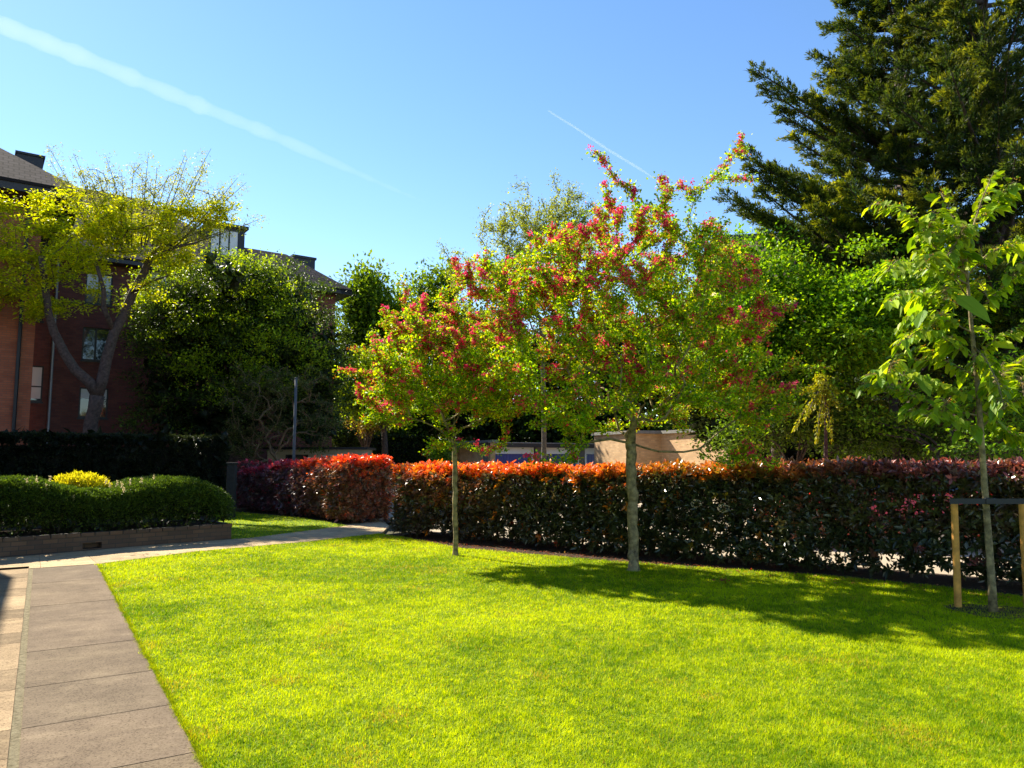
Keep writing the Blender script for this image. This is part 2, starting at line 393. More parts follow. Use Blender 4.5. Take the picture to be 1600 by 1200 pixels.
# longer blades that lean over the paved edge
rf = np.random.default_rng(15); nf = 9000; tf = rf.random(nf) ** .8 * 9; qf = e0 + pd * tf[:, None] + pn * (rf.normal(.004, .012, nf) + .02 * vnoise(tf, tf * 0, .15, 84))[:, None]
hf_ = .018 + .022 * rf.random(nf); dxy = -pn * rf.uniform(-.1, 1.0, (nf, 1)) + pd * rf.normal(0, .6, (nf, 1))
b0_ = np.column_stack([qf, np.zeros(nf)]); sd_ = np.column_stack([pd[0] + rf.normal(0, .5, nf), pd[1] + rf.normal(0, .5, nf), np.zeros(nf)]) * .002
Vf = np.stack([b0_ - sd_, b0_ + sd_, b0_ + np.column_stack([dxy * hf_[:, None], hf_ * .7])], 1).reshape(-1, 3)
tf_ = rf.random((nf, 1)); cf = np.repeat(np.array([.16, .28, .004]) * (1 - tf_) + np.array([.48, .50, .01]) * tf_, 3, 0)
o = npmesh('grass_fringe', Vf, np.arange(3 * nf).reshape(-1, 3), M['grassblade'], None, cf); tag(o, 'uneven fringe of grass blades leaning over the edge of the paving', 'grass', kind='stuff')
grass('grass', side_lawn, 160000, 14, 25, 'small patch of green grass behind the cross path')

# ------------------------------------------------------------------ leaf clouds
def leaves(pos, axis, nrm, L, W, cols, shape='d', fold=.15, droop=.0):
    n = len(pos); a = unit(axis); s = unit(np.cross(nrm, a)); nn = np.cross(a, s)
    L = np.broadcast_to(np.asarray(L, float), (n,))[:, None]; W = np.broadcast_to(np.asarray(W, float), (n,))[:, None]
    dz = np.array([0, 0, -1.0])
    if shape == 'd':
        v = [pos, pos + a * L * .45 + s * W * .5 + nn * W * fold, pos + a * L + dz * L * droop, pos + a * L * .45 - s * W * .5 + nn * W * fold]
        V = np.stack(v, 1).reshape(-1, 3); Fc = np.arange(4 * n).reshape(-1, 4); k = 4
    else:
        m1, m2 = pos + a * L * .3 + dz * L * droop * .1, pos + a * L * .68 + dz * L * droop * .45
        w1, w2 = (.5, .42) if shape == 'l' else (.5, .40)
        v = [pos, m1 + s * W * w1 + nn * W * fold, m2 + s * W * w2 + nn * W * fold, pos + a * L + dz * L * droop, m2 - s * W * w2 + nn * W * fold, m1 - s * W * w1 + nn * W * fold, m1, m2]
        V = np.stack(v, 1).reshape(-1, 3); k = 8
        T = np.array([(0, 1, 6), (0, 6, 5), (1, 2, 7), (1, 7, 6), (6, 7, 4), (6, 4, 5), (2, 3, 7), (7, 3, 4)])
        Fc = (np.arange(n)[:, None, None] * 8 + T[None]).reshape(-1, 3)
    return V, Fc, np.repeat(cols, k, 0)
def rdir(n, r): return unit(r.normal(size=(n, 3)))
def palette(n, cs, r, jit=.18, wts=None):
    cs = np.array(cs); i = r.choice(len(cs), n, p=wts); j = r.choice(len(cs), n, p=wts); t = r.random(n)[:, None]
    c = cs[i] * (1 - t) + cs[j] * t
    return c * np.exp(r.normal(0, jit, n))[:, None]
def blob(px, py, rx, ry, d, rd=None, w=1.0):
    c = P(px, py, d); return (c, np.array([rx * d / F, rd if rd else rx * d / F, ry * d / F]), w)
def sample_blobs(blobs, n, r, lo=0.0, hi=1.0):
    vol = np.array([b[1].prod() ** .8 * b[2] for b in blobs]); idx = r.choice(len(blobs), n, p=vol / vol.sum())
    c = np.array([b[0] for b in blobs])[idx]; rr = np.array([b[1] for b in blobs])[idx]
    u = rdir(n, r); q = (lo ** 3 + r.random(n) * (hi ** 3 - lo ** 3)) ** (1 / 3)
    return c + u * rr * q[:, None], u

# tree skeleton: every attractor is joined to the nearest point already grown
def grow(trunk, attract, r, rt, rmin=.004, step=.22, start=None, ex=.5, sag=.08, bias=.25, up=.0):
    if start is None and len(trunk) > 4:
        tk = []; 
        for a_, b_ in zip(trunk[:-1], trunk[1:]):
            for q_ in (0, .25, .5, .75): tk.append(np.array(a_) * (1 - q_) + np.array(b_) * q_ + np.array([*r.normal(0, .006, 2), 0]) * (len(tk) > 0))
        trunk = tk + [trunk[-1]]
    pos = [np.array(p, float) for p in trunk]; par = [-1] + list(range(len(trunk) - 1)); plen = [0.0]
    for i in range(1, len(pos)): plen.append(plen[-1] + np.linalg.norm(pos[i] - pos[i - 1]))
    if start is None: start = len(trunk) - 1
    base = pos[start]
    A = np.array(attract); A = A[np.argsort(np.linalg.norm(A - base, axis=1))]
    arr = np.array(pos)
    for p in A:
        arr = np.array(pos[start:]); pl = np.array(plen[start:])
        d = np.linalg.norm(arr - p, axis=1)
        # prefer starting points that lie lower and nearer the fork than the target
        back = np.maximum(0, arr[:, 2] - p[2]) * .6
        j = int(np.argmin(d + bias * pl * .5 + back)) + start
        q = pos[j]; L = np.linalg.norm(p - q)
        if L < .03: continue
        n = max(1, int(math.ceil(L / step))); off = r.normal(0, .06 * L, 3); off[2] += sag * L + up * L
        cur = j
        for k in range(1, n + 1):
            t = k / n; x = q * (1 - t) + p * t + off * math.sin(math.pi * t) * .9 + r.normal(0, .012, 3) * (k < n)
            pos.append(x); par.append(cur); plen.append(plen[cur] + L / n); cur = len(pos) - 1
    pos = np.array(pos); par = np.array(par); N = len(pos)
    wgt = np.zeros(N); kids = np.zeros(N, int)
    for i in range(N):
        if par[i] >= 0: kids[par[i]] += 1
    wgt[kids == 0] = 1
    main = -np.ones(N, int)
    for i in range(N - 1, 0, -1):
        wgt[par[i]] += wgt[i]
    best = np.zeros(N)
    for i in range(1, N):
        if wgt[i] > best[par[i]]: best[par[i]] = wgt[i]; main[par[i]] = i
    rad = rmin + (rt - rmin) * ((wgt / wgt.max()) ** ex) * (1 - .0 * wgt)
    return dict(pos=pos, par=par, rad=rad, wgt=wgt, main=main, ntrunk=len(trunk))
def wood(name, T, m, parent, k=5, flare=1.0, ktrunk=12):
    pos, par, rad, main = T['pos'], T['par'], T['rad'].copy(), T['main']; N = len(pos)
    if flare > 1:
        rad[0] *= flare; rad[1] *= 1 + (flare - 1) * .25
    nt1 = T['ntrunk']; rad[:nt1] *= 1 + .09 * np.sin(np.arange(nt1) * 2.3 + 1)
    seg = np.zeros((N, 3)); ii = np.arange(1, N); seg[ii] = unit(pos[ii] - pos[par[ii]]); seg[0] = (0, 0, 1)
    D = seg.copy(); has = main >= 0; D[has] = unit(seg[has] + seg[main[has]])
    def ring(c, d, r, kk):
        ref = np.array([.31, .95, .05]); a = unit(np.cross(d, ref)); b = np.cross(d, a)
        t = np.arange(kk) * 2 * math.pi / kk
        return c[:, None] + r[:, None, None] * (a[:, None] * np.cos(t)[None, :, None] + b[:, None] * np.sin(t)[None, :, None])
    Vs = []; Fs = []; nb = 0
    big = rad > .03
    for sel, kk in ((ii[big[ii]], ktrunk), (ii[~big[ii]], k)):
        if not len(sel): continue
        p = par[sel]; ism = main[p] == sel
        d0 = np.where(ism[:, None], D[p], seg[sel]); r0 = np.where(ism, rad[p], np.minimum(rad[p], rad[sel] * 1.25))
        R0 = ring(pos[p], d0, r0, kk); R1 = ring(pos[sel], D[sel], rad[sel], kk)
        V = np.concatenate([R0, R1], 1).reshape(-1, 3); j = np.arange(kk); jn = (j + 1) % kk
        Fq = np.stack([j, jn, kk + jn, kk + j], 1)[None] + (np.arange(len(sel)) * 2 * kk)[:, None, None]
        Vs.append(V); Fs.append(Fq.reshape(-1, 4) + nb); nb += len(V)
    return npmesh(name, np.concatenate(Vs), np.concatenate(Fs), m, parent, smooth=True)
def twigs(T, n, r, rmax=.012, spread=.10):
    """sample n points along thin wood -> positions, directions"""
    pos, par, rad = T['pos'], T['par'], T['rad']
    nt0 = T['ntrunk']; fr = rad[nt0:]; rmax = max(rmax, float(np.quantile(fr, .55)) * 1.001)
    ok = np.where((par >= 0) & (rad <= rmax) & (np.arange(len(pos)) >= nt0))[0]; ln = np.linalg.norm(pos[ok] - pos[par[ok]], axis=1)
    i = r.choice(ok, n, p=ln / ln.sum()); t = r.random(n)[:, None]
    d = unit(pos[i] - pos[par[i]]); return pos[par[i]] * (1 - t) + pos[i] * t + r.normal(0, spread, (n, 3)) * r.random((n, 1)), d
def subcloud(cent, per, sig, r, flat=.6):
    n = len(cent) * per; c = np.repeat(cent, per, 0)
    return c + r.normal(0, 1, (n, 3)) * np.array([sig, sig, sig * flat])
def addleaves(name, pts, axis, r, L, W, cs, m, parent, shape='d', jit=.2, up=.6, wts=None, fold=.15, droop=0, tone=None):
    n = len(pts)
    nrm = unit(rdir(n, r) + np.array([0, 0, up * 2]))
    col = palette(n, cs, r, jit, wts)
    if tone is not None: col = col * tone[:, None]
    V, Fc, cc = leaves(pts, axis, nrm, L * np.exp(r.normal(0, .22, n)), W * np.exp(r.normal(0, .2, n)), col, shape, fold, droop)
    return npmesh(name, V, Fc, m, parent, cc)
def ident(o): o.matrix_parent_inverse.identity(); return o

# ------------------------------------------------------------------ buildings
def wall_holes(mb, x0, x1, z0, z1, y, holes, depth=.14):
    """wall in the local plane y, outside towards -y, with recessed openings"""
    xs = sorted({x0, x1, *[h[0] for h in holes], *[h[2] for h in holes]}); zs = sorted({z0, z1, *[h[1] for h in holes], *[h[3] for h in holes]})
    for a, b in zip(xs[:-1], xs[1:]):
        for c, d in zip(zs[:-1], zs[1:]):
            if any(h[0] - 1e-6 <= a and b <= h[2] + 1e-6 and h[1] - 1e-6 <= c and d <= h[3] + 1e-6 for h in holes): continue
            mb.add([(a, y, c), (b, y, c), (b, y, d), (a, y, d)], [(0, 1, 2, 3)])
    for h in holes:
        a, c, b, d = h; q = y + depth
        mb.add([(a, y, c), (b, y, c), (b, y, d), (a, y, d), (a, q, c), (b, q, c), (b, q, d), (a, q, d)], [(0, 1, 5, 4), (1, 2, 6, 5), (2, 3, 7, 6), (3, 0, 4, 7)])
def window(parent, a, c, b, d, y, mull=1, blind_and_reflection=0.0, fm='frame', rail=False):
    fr = MB(); t = .055; q0, q1 = y + .06, y + .125
    fr.box((a, q0, c), (b, q1, c + t)); fr.box((a, q0, d - t), (b, q1, d)); fr.box((a, q0, c + t), (a + t, q1, d - t)); fr.box((b - t, q0, c + t), (b, q1, d - t))
    for k in range(mull):
        xm = a + (b - a) * (k + 1) / (mull + 1); fr.box((xm - t * .6, q0, c + t), (xm + t * .6, q1, d - t))
    if rail: zm = c + (d - c) * .42; fr.box((a + t, q0 + .004, zm - .025), (b - t, q1 - .004, zm + .025))
    f = ident(fr.build('window', M[fm], parent))
    gl = MB(); gl.box((a + t * .5, y + .095, c + t * .5), (b - t * .5, y + .105, d - t * .5)); ident(gl.build('pane', M['glass'], f))
    sl = MB(); sl.box((a - .04, y - .05, c - .07), (b + .04, y + .05, c - .003)); ident(sl.build('sill', M[fm], f))
    if blind_and_reflection > 0:
        bl = MB(); bl.box((a + t, y + .075, d - t - (d - c - 2 * t) * blind_and_reflection), (b - t, y + .088, d - t)); ident(bl.build('blind_and_reflection', M['blind_and_reflection'], f))
    return f
def roofmesh(name, polys, m, parent):
    me = bpy.data.meshes.new(name); V = []; Fc = []; UV = []
    for p in polys:
        p = [np.array(q, float) for q in p]; n = unit(np.cross(p[1] - p[0], p[2] - p[0])); 
        if n[2] < 0: p = p[::-1]; n = -n
        h = unit(np.cross([0, 0, 1.0], n)); s = np.cross(n, h); k = len(V)
        for th in (0.0, .09):
            pass
        V += [tuple(q) for q in p]; Fc.append(tuple(range(k, k + len(p)))); UV += [(float(q @ h), float(q @ s)) for q in p]
        k2 = len(V); V += [tuple(q - np.array([0, 0, .10])) for q in p]; Fc.append(tuple(range(k2, k2 + len(p)))[::-1]); UV += [(0, 0)] * len(p)
        for i in range(len(p)):
            j = (i + 1) % len(p); Fc.append((k + i, k2 + i, k2 + j, k + j)); UV += [(0, 0)] * 4
    me.from_pydata(V, [], Fc); me.update()
    uvl = me.uv_layers.new(name='UVMap'); i = 0; flat = []
    it = iter(UV)
    # loops follow the face order; rebuild the list per face
    k = 0; fi = 0
    for p in polys:
        n = len(p); top = UV[k:k + n]; bot = [(0, 0)] * n; flat += top + bot + [(0, 0)] * (4 * n); k += n + n + 4 * n
    for l, uv in zip(uvl.data, flat): l.uv = uv
    o = link(name, me, m, parent); return ident(o)
A = unit(np.array([.81, .59])); NB = np.array([-A[1], A[0]])
E = np.array([-7.67, 34.9]); rzA = math.atan2(A[1], A[0])
apart = thing('apartment_building', 'dark red brick apartment block with hipped slate roofs and dormers behind the left trees', 'building', (E[0], E[1], 0), rz=rzA)
def tolocal(p): q = np.array(p)[:2] - E; return float(q @ A), float(q @ NB), float(p[2])
H = 9.62
plane_p = np.array([*(E + NB * .6), 0]); plane_n = np.array([*NB, 0])
def wl(px, py): return tolocal(onplane(px, py, plane_p, plane_n))
def hole(x0, y0, x1, y1):
    a = wl(x0, y1); b = wl(x1, y0); return (a[0], a[2], b[0], b[2])
XL = -13.0
wins = [hole(132, 430, 177, 473), hole(127, 514, 172, 562), hole(122, 607, 170, 652), hole(232, 424, 268, 462), hole(330, 520, 365, 560)]
tall = [hole(47, 452, 70, 500), hole(45, 572, 69, 627)]
mb = MB(); wall_holes(mb, XL, -.6, -.1, H - .05, .6, wins + tall)
mb.add([(-.6, .6, -.1), (-.6, 5.4, -.1), (-.6, 5.4, H - .05), (-.6, .6, H - .05)], [(0, 1, 2, 3)])
mb.add([(-.6, 5.4, -.1), (XL, 12, -.1), (XL, 12, H - .05), (-.6, 5.4, H - .05)], [(0, 1, 2, 3)])
ident(mb.build('wall', M['brick_red'], apart))
for i, h in enumerate(wins): window(apart, *h, .6, 1, [.55, 0, .35, .4, 0][i])
for i, h in enumerate(tall): window(apart, *h, .6, 0, [0.0, .95][i], rail=True)  # white panel in the lower tall window paints a reflection in its glass
# dark recessed stair strip between block and wing, with a downpipe
a_, b_ = wl(74, 600)[0], wl(84, 600)[0]
mb = MB(); mb.tube([((a_ + b_) / 2, .52, 0), ((a_ + b_) / 2, .52, H - .1)], .055, 8); ident(mb.build('downpipe', M['galv'], apart))
# soffit, fascia and gutter
mb = MB(); mb.box((XL, .0, H - .25), (0, .58, H - .03)); mb.box((-.58, .0, H - .262), (.0, 6, H - .034))
ident(mb.build('fascia', M['frame'], apart))
tan_ = math.tan(R(38)); hw = 2.43
r1 = H + hw * tan_
polys = [[(0, 0, H), (XL, 0, H), (XL, hw, r1), (-hw, hw, r1)], [(0, 0, H), (-hw, hw, r1), (0, 2 * hw, H)], [(XL, 2 * hw, H), (0, 2 * hw, H), (-hw, hw, r1), (XL, hw, r1)]]
bx, bw = -2.7, 5.8; tb = math.tan(R(37)); r2 = H + .02 + bw * tb
polys += [[(bx, .02, H + .02), (XL - 2, .02, H + .02), (XL - 2, bw, r2), (bx - bw, bw, r2)], [(bx, .02, H + .02), (bx - bw, bw, r2), (bx, 2 * bw, H)]]
ident(roofmesh('roof', polys, M['slate'], apart))
# front dormer with two panes
dl = onplane(325, 405, plane_p + np.array([*NB, 0]) * .9, plane_n); dr = onplane(383, 360, plane_p + np.array([*NB, 0]) * .9, plane_n)
dl, dr = tolocal(dl), tolocal(dr)
mb = MB(); y_ = dl[1]; x0, x1, z0, z1 = dl[0], dr[0], dl[2] - .2, dr[2]
mb.box((x0, y_ + .02, z0), (x1, y_ + 3.6, z1)); mb.box((x0 - .12, y_ - .18, z1), (x1 + .12, y_ + 3.7, z1 + .14))
dm = ident(mb.build('dormer', M['dark'], apart))
for k in range(3):
    a = x0 + .1 + k * (x1 - x0 - .35) / 3; b = a + (x1 - x0 - .35) / 3 - .08
    mb = MB(); mb.box((a, y_ - .02, z0 + .35), (b, y_ + .012, z1 - .16)); f = ident(mb.build('window', M['blind_and_reflection'], dm))
# dark lift housing beyond the right hip
p0 = tolocal(P(458, 412, 37.5)); p1 = tolocal(P(491, 398, 37.5))
mb = MB(); mb.box((p0[0], p0[1], p0[2] - 1.2), (p1[0] + .3, p0[1] + 1.3, p1[2] - .1)); mb.box((p0[0] - .05, p0[1] - .05, p1[2] - .1), (p1[0] + .36, p0[1] + 1.36, p1[2] + .02))
ident(mb.build('roof_housing', M['dark'], apart))

# left wing, standing forward
Wp = np.array([-16.0, 24.5])
wing = thing('brick_wing', 'brick wing of the apartment block painted sunlit orange at the left edge with overhanging tiled hip roof', 'building', (Wp[0], Wp[1], 0), rz=rzA)
mb = MB(); wing_hole = (-3.6, 4.6, -2.4, 6.0)
wall_holes(mb, -9, 0, -.1, 10.6, 0, [wing_hole, (-3.6, 1.6, -2.4, 3.2)])
mb.add([(0, 0, -.1), (0, 3.6, -.1), (0, 3.6, 10.6), (0, 0, 10.6)], [(0, 1, 2, 3)])
mb.add([(-9, 0, -.1), (-9, 8, -.1), (-9, 8, 10.6), (-9, 0, 10.6)], [(0, 1, 2, 3)])
ident(mb.build('wall', M['brick_sunlit'], wing))
window(wing, *wing_hole, 0, 1); window(wing, -3.6, 1.6, -2.4, 3.2, 0, 1)
mb = MB(); mb.tube([(-.42, -.09, 0), (-.42, -.09, 10.4)], .06, 8); ident(mb.build('downpipe', M['dark'], wing))
mb = MB(); mb.box((-.9, -.04, -.1), (.03, 0.3, .55)); ident(mb.build('plinth', plain('render_plinth', (.2, .2, .2), .9), wing))
o_ = 1.15; He = 10.55; mb = MB(); mb.box((-9.5, -o_ + .05, He - .35), (o_ - .05, 6, He - .02)); ident(mb.build('soffit', M['frame'], wing))
tw = math.tan(R(36)); hw2 = 5.0
ident(roofmesh('roof', [[(o_, -o_, He), (-11, -o_, He), (-11, -o_ + hw2, He + hw2 * tw), (o_ - hw2, -o_ + hw2, He + hw2 * tw)], [(o_, -o_, He), (o_ - hw2, -o_ + hw2, He + hw2 * tw), (o_, -o_ + 2 * hw2, He)]], M['slate'], wing))
q = np.array(P(50, 255, 27.5)); ql = ((q[:2] - Wp) @ A, (q[:2] - Wp) @ NB)
mb = MB(); mb.box((ql[0] - .5, ql[1] - .2, 10.7), (ql[0] + .35, ql[1] + 1.2, q[2] + .22)); mb.box((ql[0] - .56, ql[1] - .26, q[2] + .22), (ql[0] + .41, ql[1] + 1.26, q[2] + .3)); ident(mb.build('roof_housing', M['dark'], wing))

# the block the photographer stands beside, just outside the left edge: it casts the shadow on the paving
Hs = 8.0; tan_e = math.tan(SUN_EL); tip = np.array(g(22, 903)); cb = tip + np.array([SUN_H.x, SUN_H.y]) * Hs / tan_e
ed = unit(np.array(g(0, 985)) - tip); rzS = math.atan2(ed[1], ed[0])
blk = thing('brick_block', 'red brick block just outside the left edge that casts a straight shadow on the paving', 'building', (cb[0], cb[1], 0), rz=rzS)
mb = MB(); hs = [(1.5 + i * 3, 1.2 + j * 2.7, 2.9 + i * 3, 2.5 + j * 2.7) for i in range(4) for j in range(2)]
# local y of the outside face: the side looking right; mirror so that outside is towards +y
wall_holes(mb, 0, 14, -.1, Hs, 0, [])
mb.box((0.002, -8, -.1), (14, -.3, Hs - .02)); mb.add([(0, -8, -.1), (0, 0, -.1), (0, 0, Hs), (0, -8, Hs)], [(0, 1, 2, 3)])
mb.add([(0, 0, Hs), (14, 0, Hs), (14, -8, Hs), (0, -8, Hs)], [(0, 1, 2, 3)])
ident(mb.build('wall', M['brick_red'], blk))
for hh in hs:
    mb = MB(); mb.box((hh[0], .0, hh[1]), (hh[2], .05, hh[3])); f = ident(mb.build('window', M['frame'], blk))
    mb = MB(); mb.box((hh[0] + .07, .051, hh[1] + .07), (hh[2] - .07, .056, hh[3] - .07)); ident(mb.build('pane', M['glass'], f))

# buff brick block and garages beyond the hedge
def extr(mb, p, q, z0, z1, th, side):
    """a straight wall from p to q with thickness th to one side"""
    p, q = np.array(p), np.array(q); d = unit(q - p); n = np.array([-d[1], d[0]]) * side
    mb.prism([tuple(p), tuple(q), tuple(q + n * th), tuple(p + n * th)], z0, z1)
def wall_thing(parent, name, p, q, z1, m, th=.25):
    p, q = np.array(p), np.array(q); L = np.linalg.norm(q - p); rz = math.atan2(*(q - p)[::-1])
    mb = MB(); mb.box((0, 0, -.1), (L, th, z1)); o = mb.build(name, m); o.parent = parent
    o.location = (p[0] - parent.location.x, p[1] - parent.location.y, 0); o.rotation_euler = (0, 0, rz); return o
store = thing('brick_store', 'flat roofed buff brick outbuilding behind the big flowering tree, sunlit stepped walls', 'building', (3.99, 36, 0))
pts = [(3.99, 36.0), (5.39, 32.8), (6.73, 33.4), (9.09, 28.0)]
for a, b in zip(pts[:-1], pts[1:]): wall_thing(store, 'wall', a, b, 2.66, M['brick_buff'])
mb = MB(); mb.prism([(3.85, 36.0), (5.35, 32.62), (6.67, 33.2), (9.05, 27.8), (14, 31), (9, 40)], 2.665, 2.80); mb.build('roof_slab', plain('felt_edge', (.2, .19, .17), .8), store)
gar = thing('garage_row', 'row of lock-up garages with royal blue doors, white frames and a black roof edge', 'garage', (-.9, 34.7, 0))
g0, g1 = np.array([-.9, 34.7]), np.array([4.5, 38.2]); gdir = unit(g1 - g0); gnb = np.array([-gdir[1], gdir[0]])
def gp(s, o=0): return tuple(g0 + gdir * s + gnb * o)
mb = MB(); mb.prism([gp(-.4, -.25), gp(7.0, -.25), gp(7.0, 5), gp(-.4, 5)], 2.09, 2.30); mb.build('roof', M['dark'], gar)
mb = MB(); mb.prism([gp(-.42, -.29), gp(7.0, -.29), gp(7.0, -.255), gp(-.42, -.255)], 2.28, 2.32); mb.build('roof_edge', M['galv'], gar)
pierm = plain('garage_pier', (.16, .14, .12), .9)
for s in (-.35, 2.42, 5.15):
    mb = MB(); mb.prism([gp(s, 0), gp(s + .32, 0), gp(s + .32, .3), gp(s, .3)], 0, 2.09); mb.build('pier', pierm, gar)
mb = MB(); mb.prism([gp(-.35, 4.6), gp(7, 4.6), gp(7, 4.8), gp(-.35, 4.8)], 0, 2.09); mb.build('wall', pierm, gar)
for s in (0.0, 2.78, 5.5):
    mb = MB(); e = s + 2.34
    mb.prism([gp(s, .02), gp(e, .02), gp(e, .12), gp(s, .12)], 1.78, 2.085)
    mb.prism([gp(s, .02), gp(s + .1, .02), gp(s + .1, .12), gp(s, .12)], 0, 1.778); mb.prism([gp(e - .1, .02), gp(e, .02), gp(e, .12), gp(e - .1, .12)], 0, 1.778)
    f = mb.build('door_frame', M['white'], gar)
    mb = MB()
    for k in range(12):
        a = s + .105 + k * (2.13 / 12); mb.prism([gp(a, .07), gp(a + 2.13 / 12 - .012, .07), gp(a + 2.13 / 12 - .012, .11), gp(a, .11)], .02, 1.775)
    mb.prism([gp(s + .105, .09), gp(s + 2.235, .09), gp(s + 2.235, .118), gp(s + .105, .118)], .01, 1.777)
    d_ = mb.build('garage_door', M['blue'], gar)
    mb = MB(); mb.box((gp(s + 1.1, .04)[0], gp(s + 1.1, .04)[1], .9), (gp(s + 1.1, .04)[0] + .12, gp(s + 1.1, .04)[1] + .05, .95)); mb.build('handle', M['galv'], d_)
wl_ = thing('brick_screen_wall', 'sunlit buff brick wall left of the blue garage doors, behind the small flowering tree', 'wall', (-3.66, 38.5, 0))
wall_thing(wl_, 'wall', (-3.9, 41.0), (-1.0, 34.3), 2.30, M['brick_buff'])
mb = MB(); L_ = unit(np.array([2.85, -4.55])); 
o = wall_thing(wl_, 'coping', (-3.98, 41.1), (-.95, 34.15), 2.42, M['galv'], .36)
o.data.transform(Matrix.Translation((0, 0, 0)));
for v in o.data.vertices:
    if v.co.z < 2: v.co.z = 2.302

# cream cabin
cab = thing('cream_cabin', 'low cream boarded cabin with small windows behind the purple end of the left hedge', 'cabin', (-9.75, 29.6, 0), rz=rzA * .12)
mb = MB(); wall_holes(mb, 0, 3.8, -.1, 1.92, 0, [(.7, 1.0, 1.6, 1.72), (2.15, 1.0, 3.1, 1.72)], .1); mb.add([(3.8, 0, -.1), (3.8, 3, -.1), (3.8, 3, 1.92), (3.8, 0, 1.92)], [(0, 1, 2, 3)])
mb.add([(0, 3, -.1), (0, 0, -.1), (0, 0, 1.92), (0, 3, 1.92)], [(0, 1, 2, 3)])
ident(mb.build('wall', M['cream'], cab))
for xx in (.3, 1.75, 2.0, 3.2, 3.4, 3.73):
    mb = MB(); mb.box((xx, -.03, 0), (xx + .06, -.002, 1.91)); ident(mb.build('batten', M['cream'], cab))
window(cab, .7, 1.0, 1.6, 1.72, 0, 0, 0, 'frame'); window(cab, 2.15, 1.0, 3.1, 1.72, 0, 0, .9, 'white')  # second window's white panel is a painted reflection
mb = MB(); mb.box((-.15, -.2, 1.925), (3.95, 3.2, 2.02)); ident(mb.build('roof', M['dark'], cab))

# far buff building between the hawthorn and the conifer
far = thing('flat_block', 'buff brick flats just visible between the pink tree and the dark conifer', 'building', (17, 48, 0), rz=-.15)
mb = MB(); zt = P(1170, 372, 48)[2]
wall_holes(mb, -3.3, 9, -.1, zt, 0, [(-2 + i * 3.2, zt - 2.4 - j * 2.8, -.8 + i * 3.2, zt - 1.1 - j * 2.8) for i in range(3) for j in range(4)], .12)
mb.box((-3.29, .3, -.1), (8.99, 10, zt - .01)); ident(mb.build('wall', M['brick_buff'], far))
for i in range(3):
    for j in range(4): window(far, -2 + i * 3.2, zt - 2.4 - j * 2.8, -.8 + i * 3.2, zt - 1.1 - j * 2.8, 0, 1)
mb = MB(); mb.box((-3.6, -.3, zt + .002), (9.3, 10.3, zt + .25)); ident(mb.build('roof', M['dark'], far))

# ------------------------------------------------------------------ planter with clipped hedge
c0 = np.array(g(0, 870)); c1 = np.array(g(361, 842)); pdv = unit(c1 - c0); pw = np.array([-pdv[1], pdv[0]])
if pw[1] < 0: pw = -pw
cs = c0 - pdv * 1.1; Lp = np.linalg.norm(c1 - cs)
planter = thing('planter', 'low brick planter wall with a small drain opening under the clipped hedge', 'planter', (cs[0], cs[1], 0), rz=math.atan2(pdv[1], pdv[0]))
dh = float((np.array(g(143, 859)) - cs) @ pdv); HP = .30
mb = MB(); Wd = 2.0
wall_holes(mb, 0, Lp, -.05, HP - .06, 0, [(dh - .14, .02, dh + .16, .12)], .2)
mb.box((0.24, .21, -.05), (Lp - .24, .215, HP - .06)); mb.add([(Lp, 0, -.05), (Lp, Wd, -.05), (Lp, Wd, HP - .06), (Lp, 0, HP - .06)], [(0, 1, 2, 3)])
mb.add([(0, Wd, -.05), (0, 0, -.05), (0, 0, HP - .06), (0, Wd, HP - .06)], [(0, 1, 2, 3)]); mb.add([(Lp, Wd, -.05), (0, Wd, -.05), (0, Wd, HP - .06), (Lp, Wd, HP - .06)], [(0, 1, 2, 3)])
ident(mb.build('wall', M['brick_low'], planter))
mb = MB()
x = -.01
while x < Lp: mb.box((x, -.012, HP - .062), (min(x + .218, Lp + .012), .11, HP)); x += .226
y = .12
while y < Wd: mb.box((Lp - .1, y, HP - .062), (Lp + .012, min(y + .218, Wd), HP)); y += .226
ident(mb.build('coping', M['brick_low'], planter, bevel=.004))
mb = MB(); mb.box((.1, .115, HP - .08), (Lp - .105, Wd - .05, HP - .03)); ident(mb.build('soil', M['soil'], planter))
# clipped hedge: leaves over a rounded body (crest heights read along the photograph)
def crest(s):
    px = 800 + F * (cs[0] + pdv[0] * s + pw[0] * .85) / (cs[1] + pdv[1] * s + pw[1] * .85)
    d = cs[1] + pdv[1] * s + pw[1] * .85
    yy = np.interp(px, [-60, 0, 60, 120, 150, 180, 215, 262, 300, 330, 348, 360, 366], [741, 741, 743, 756, 760, 757, 746, 741, 744, 755, 772, 800, 816])
    return EYE - (yy - 715) * d / F
def shell_leaves(n, r):
    s = r.random(n) * (Lp + .06); th = r.random(n) ** .8 * math.pi            # angle over the cross-section, 0 = front foot
    h = crest(s); hz = np.maximum(h - HP, .06)
    # superellipse section, w = depth
    e = .55
    wv = .90 - .92 * np.sign(np.cos(th)) * np.abs(np.cos(th)) ** e
    zv = HP - .05 + hz * np.abs(np.sin(th)) ** e
    lump = (vnoise(s * 3, th * 2, .5, 21) - .5) * .06
    wv += -np.cos(th) * lump; zv += np.sin(th) * lump
    nx = -np.cos(th); nz = np.sin(th)
    endf = np.clip((s - (Lp - .35)) / .35, 0, 1)
    p = cs[None] + pdv[None] * s[:, None] + pw[None] * wv[:, None]
    nn = np.stack([pw[0] * nx, pw[1] * nx, nz], 1) + np.stack([pdv[0] * endf, pdv[1] * endf, 0 * endf], 1)
    return np.column_stack([p, zv]), unit(nn)
r = np.random.default_rng(5)
ch = thing('clipped_hedge', 'rounded clipped dark green hedge growing in the low brick planter', 'hedge', (cs[0] + 1, cs[1] + 1.5, HP - .05))
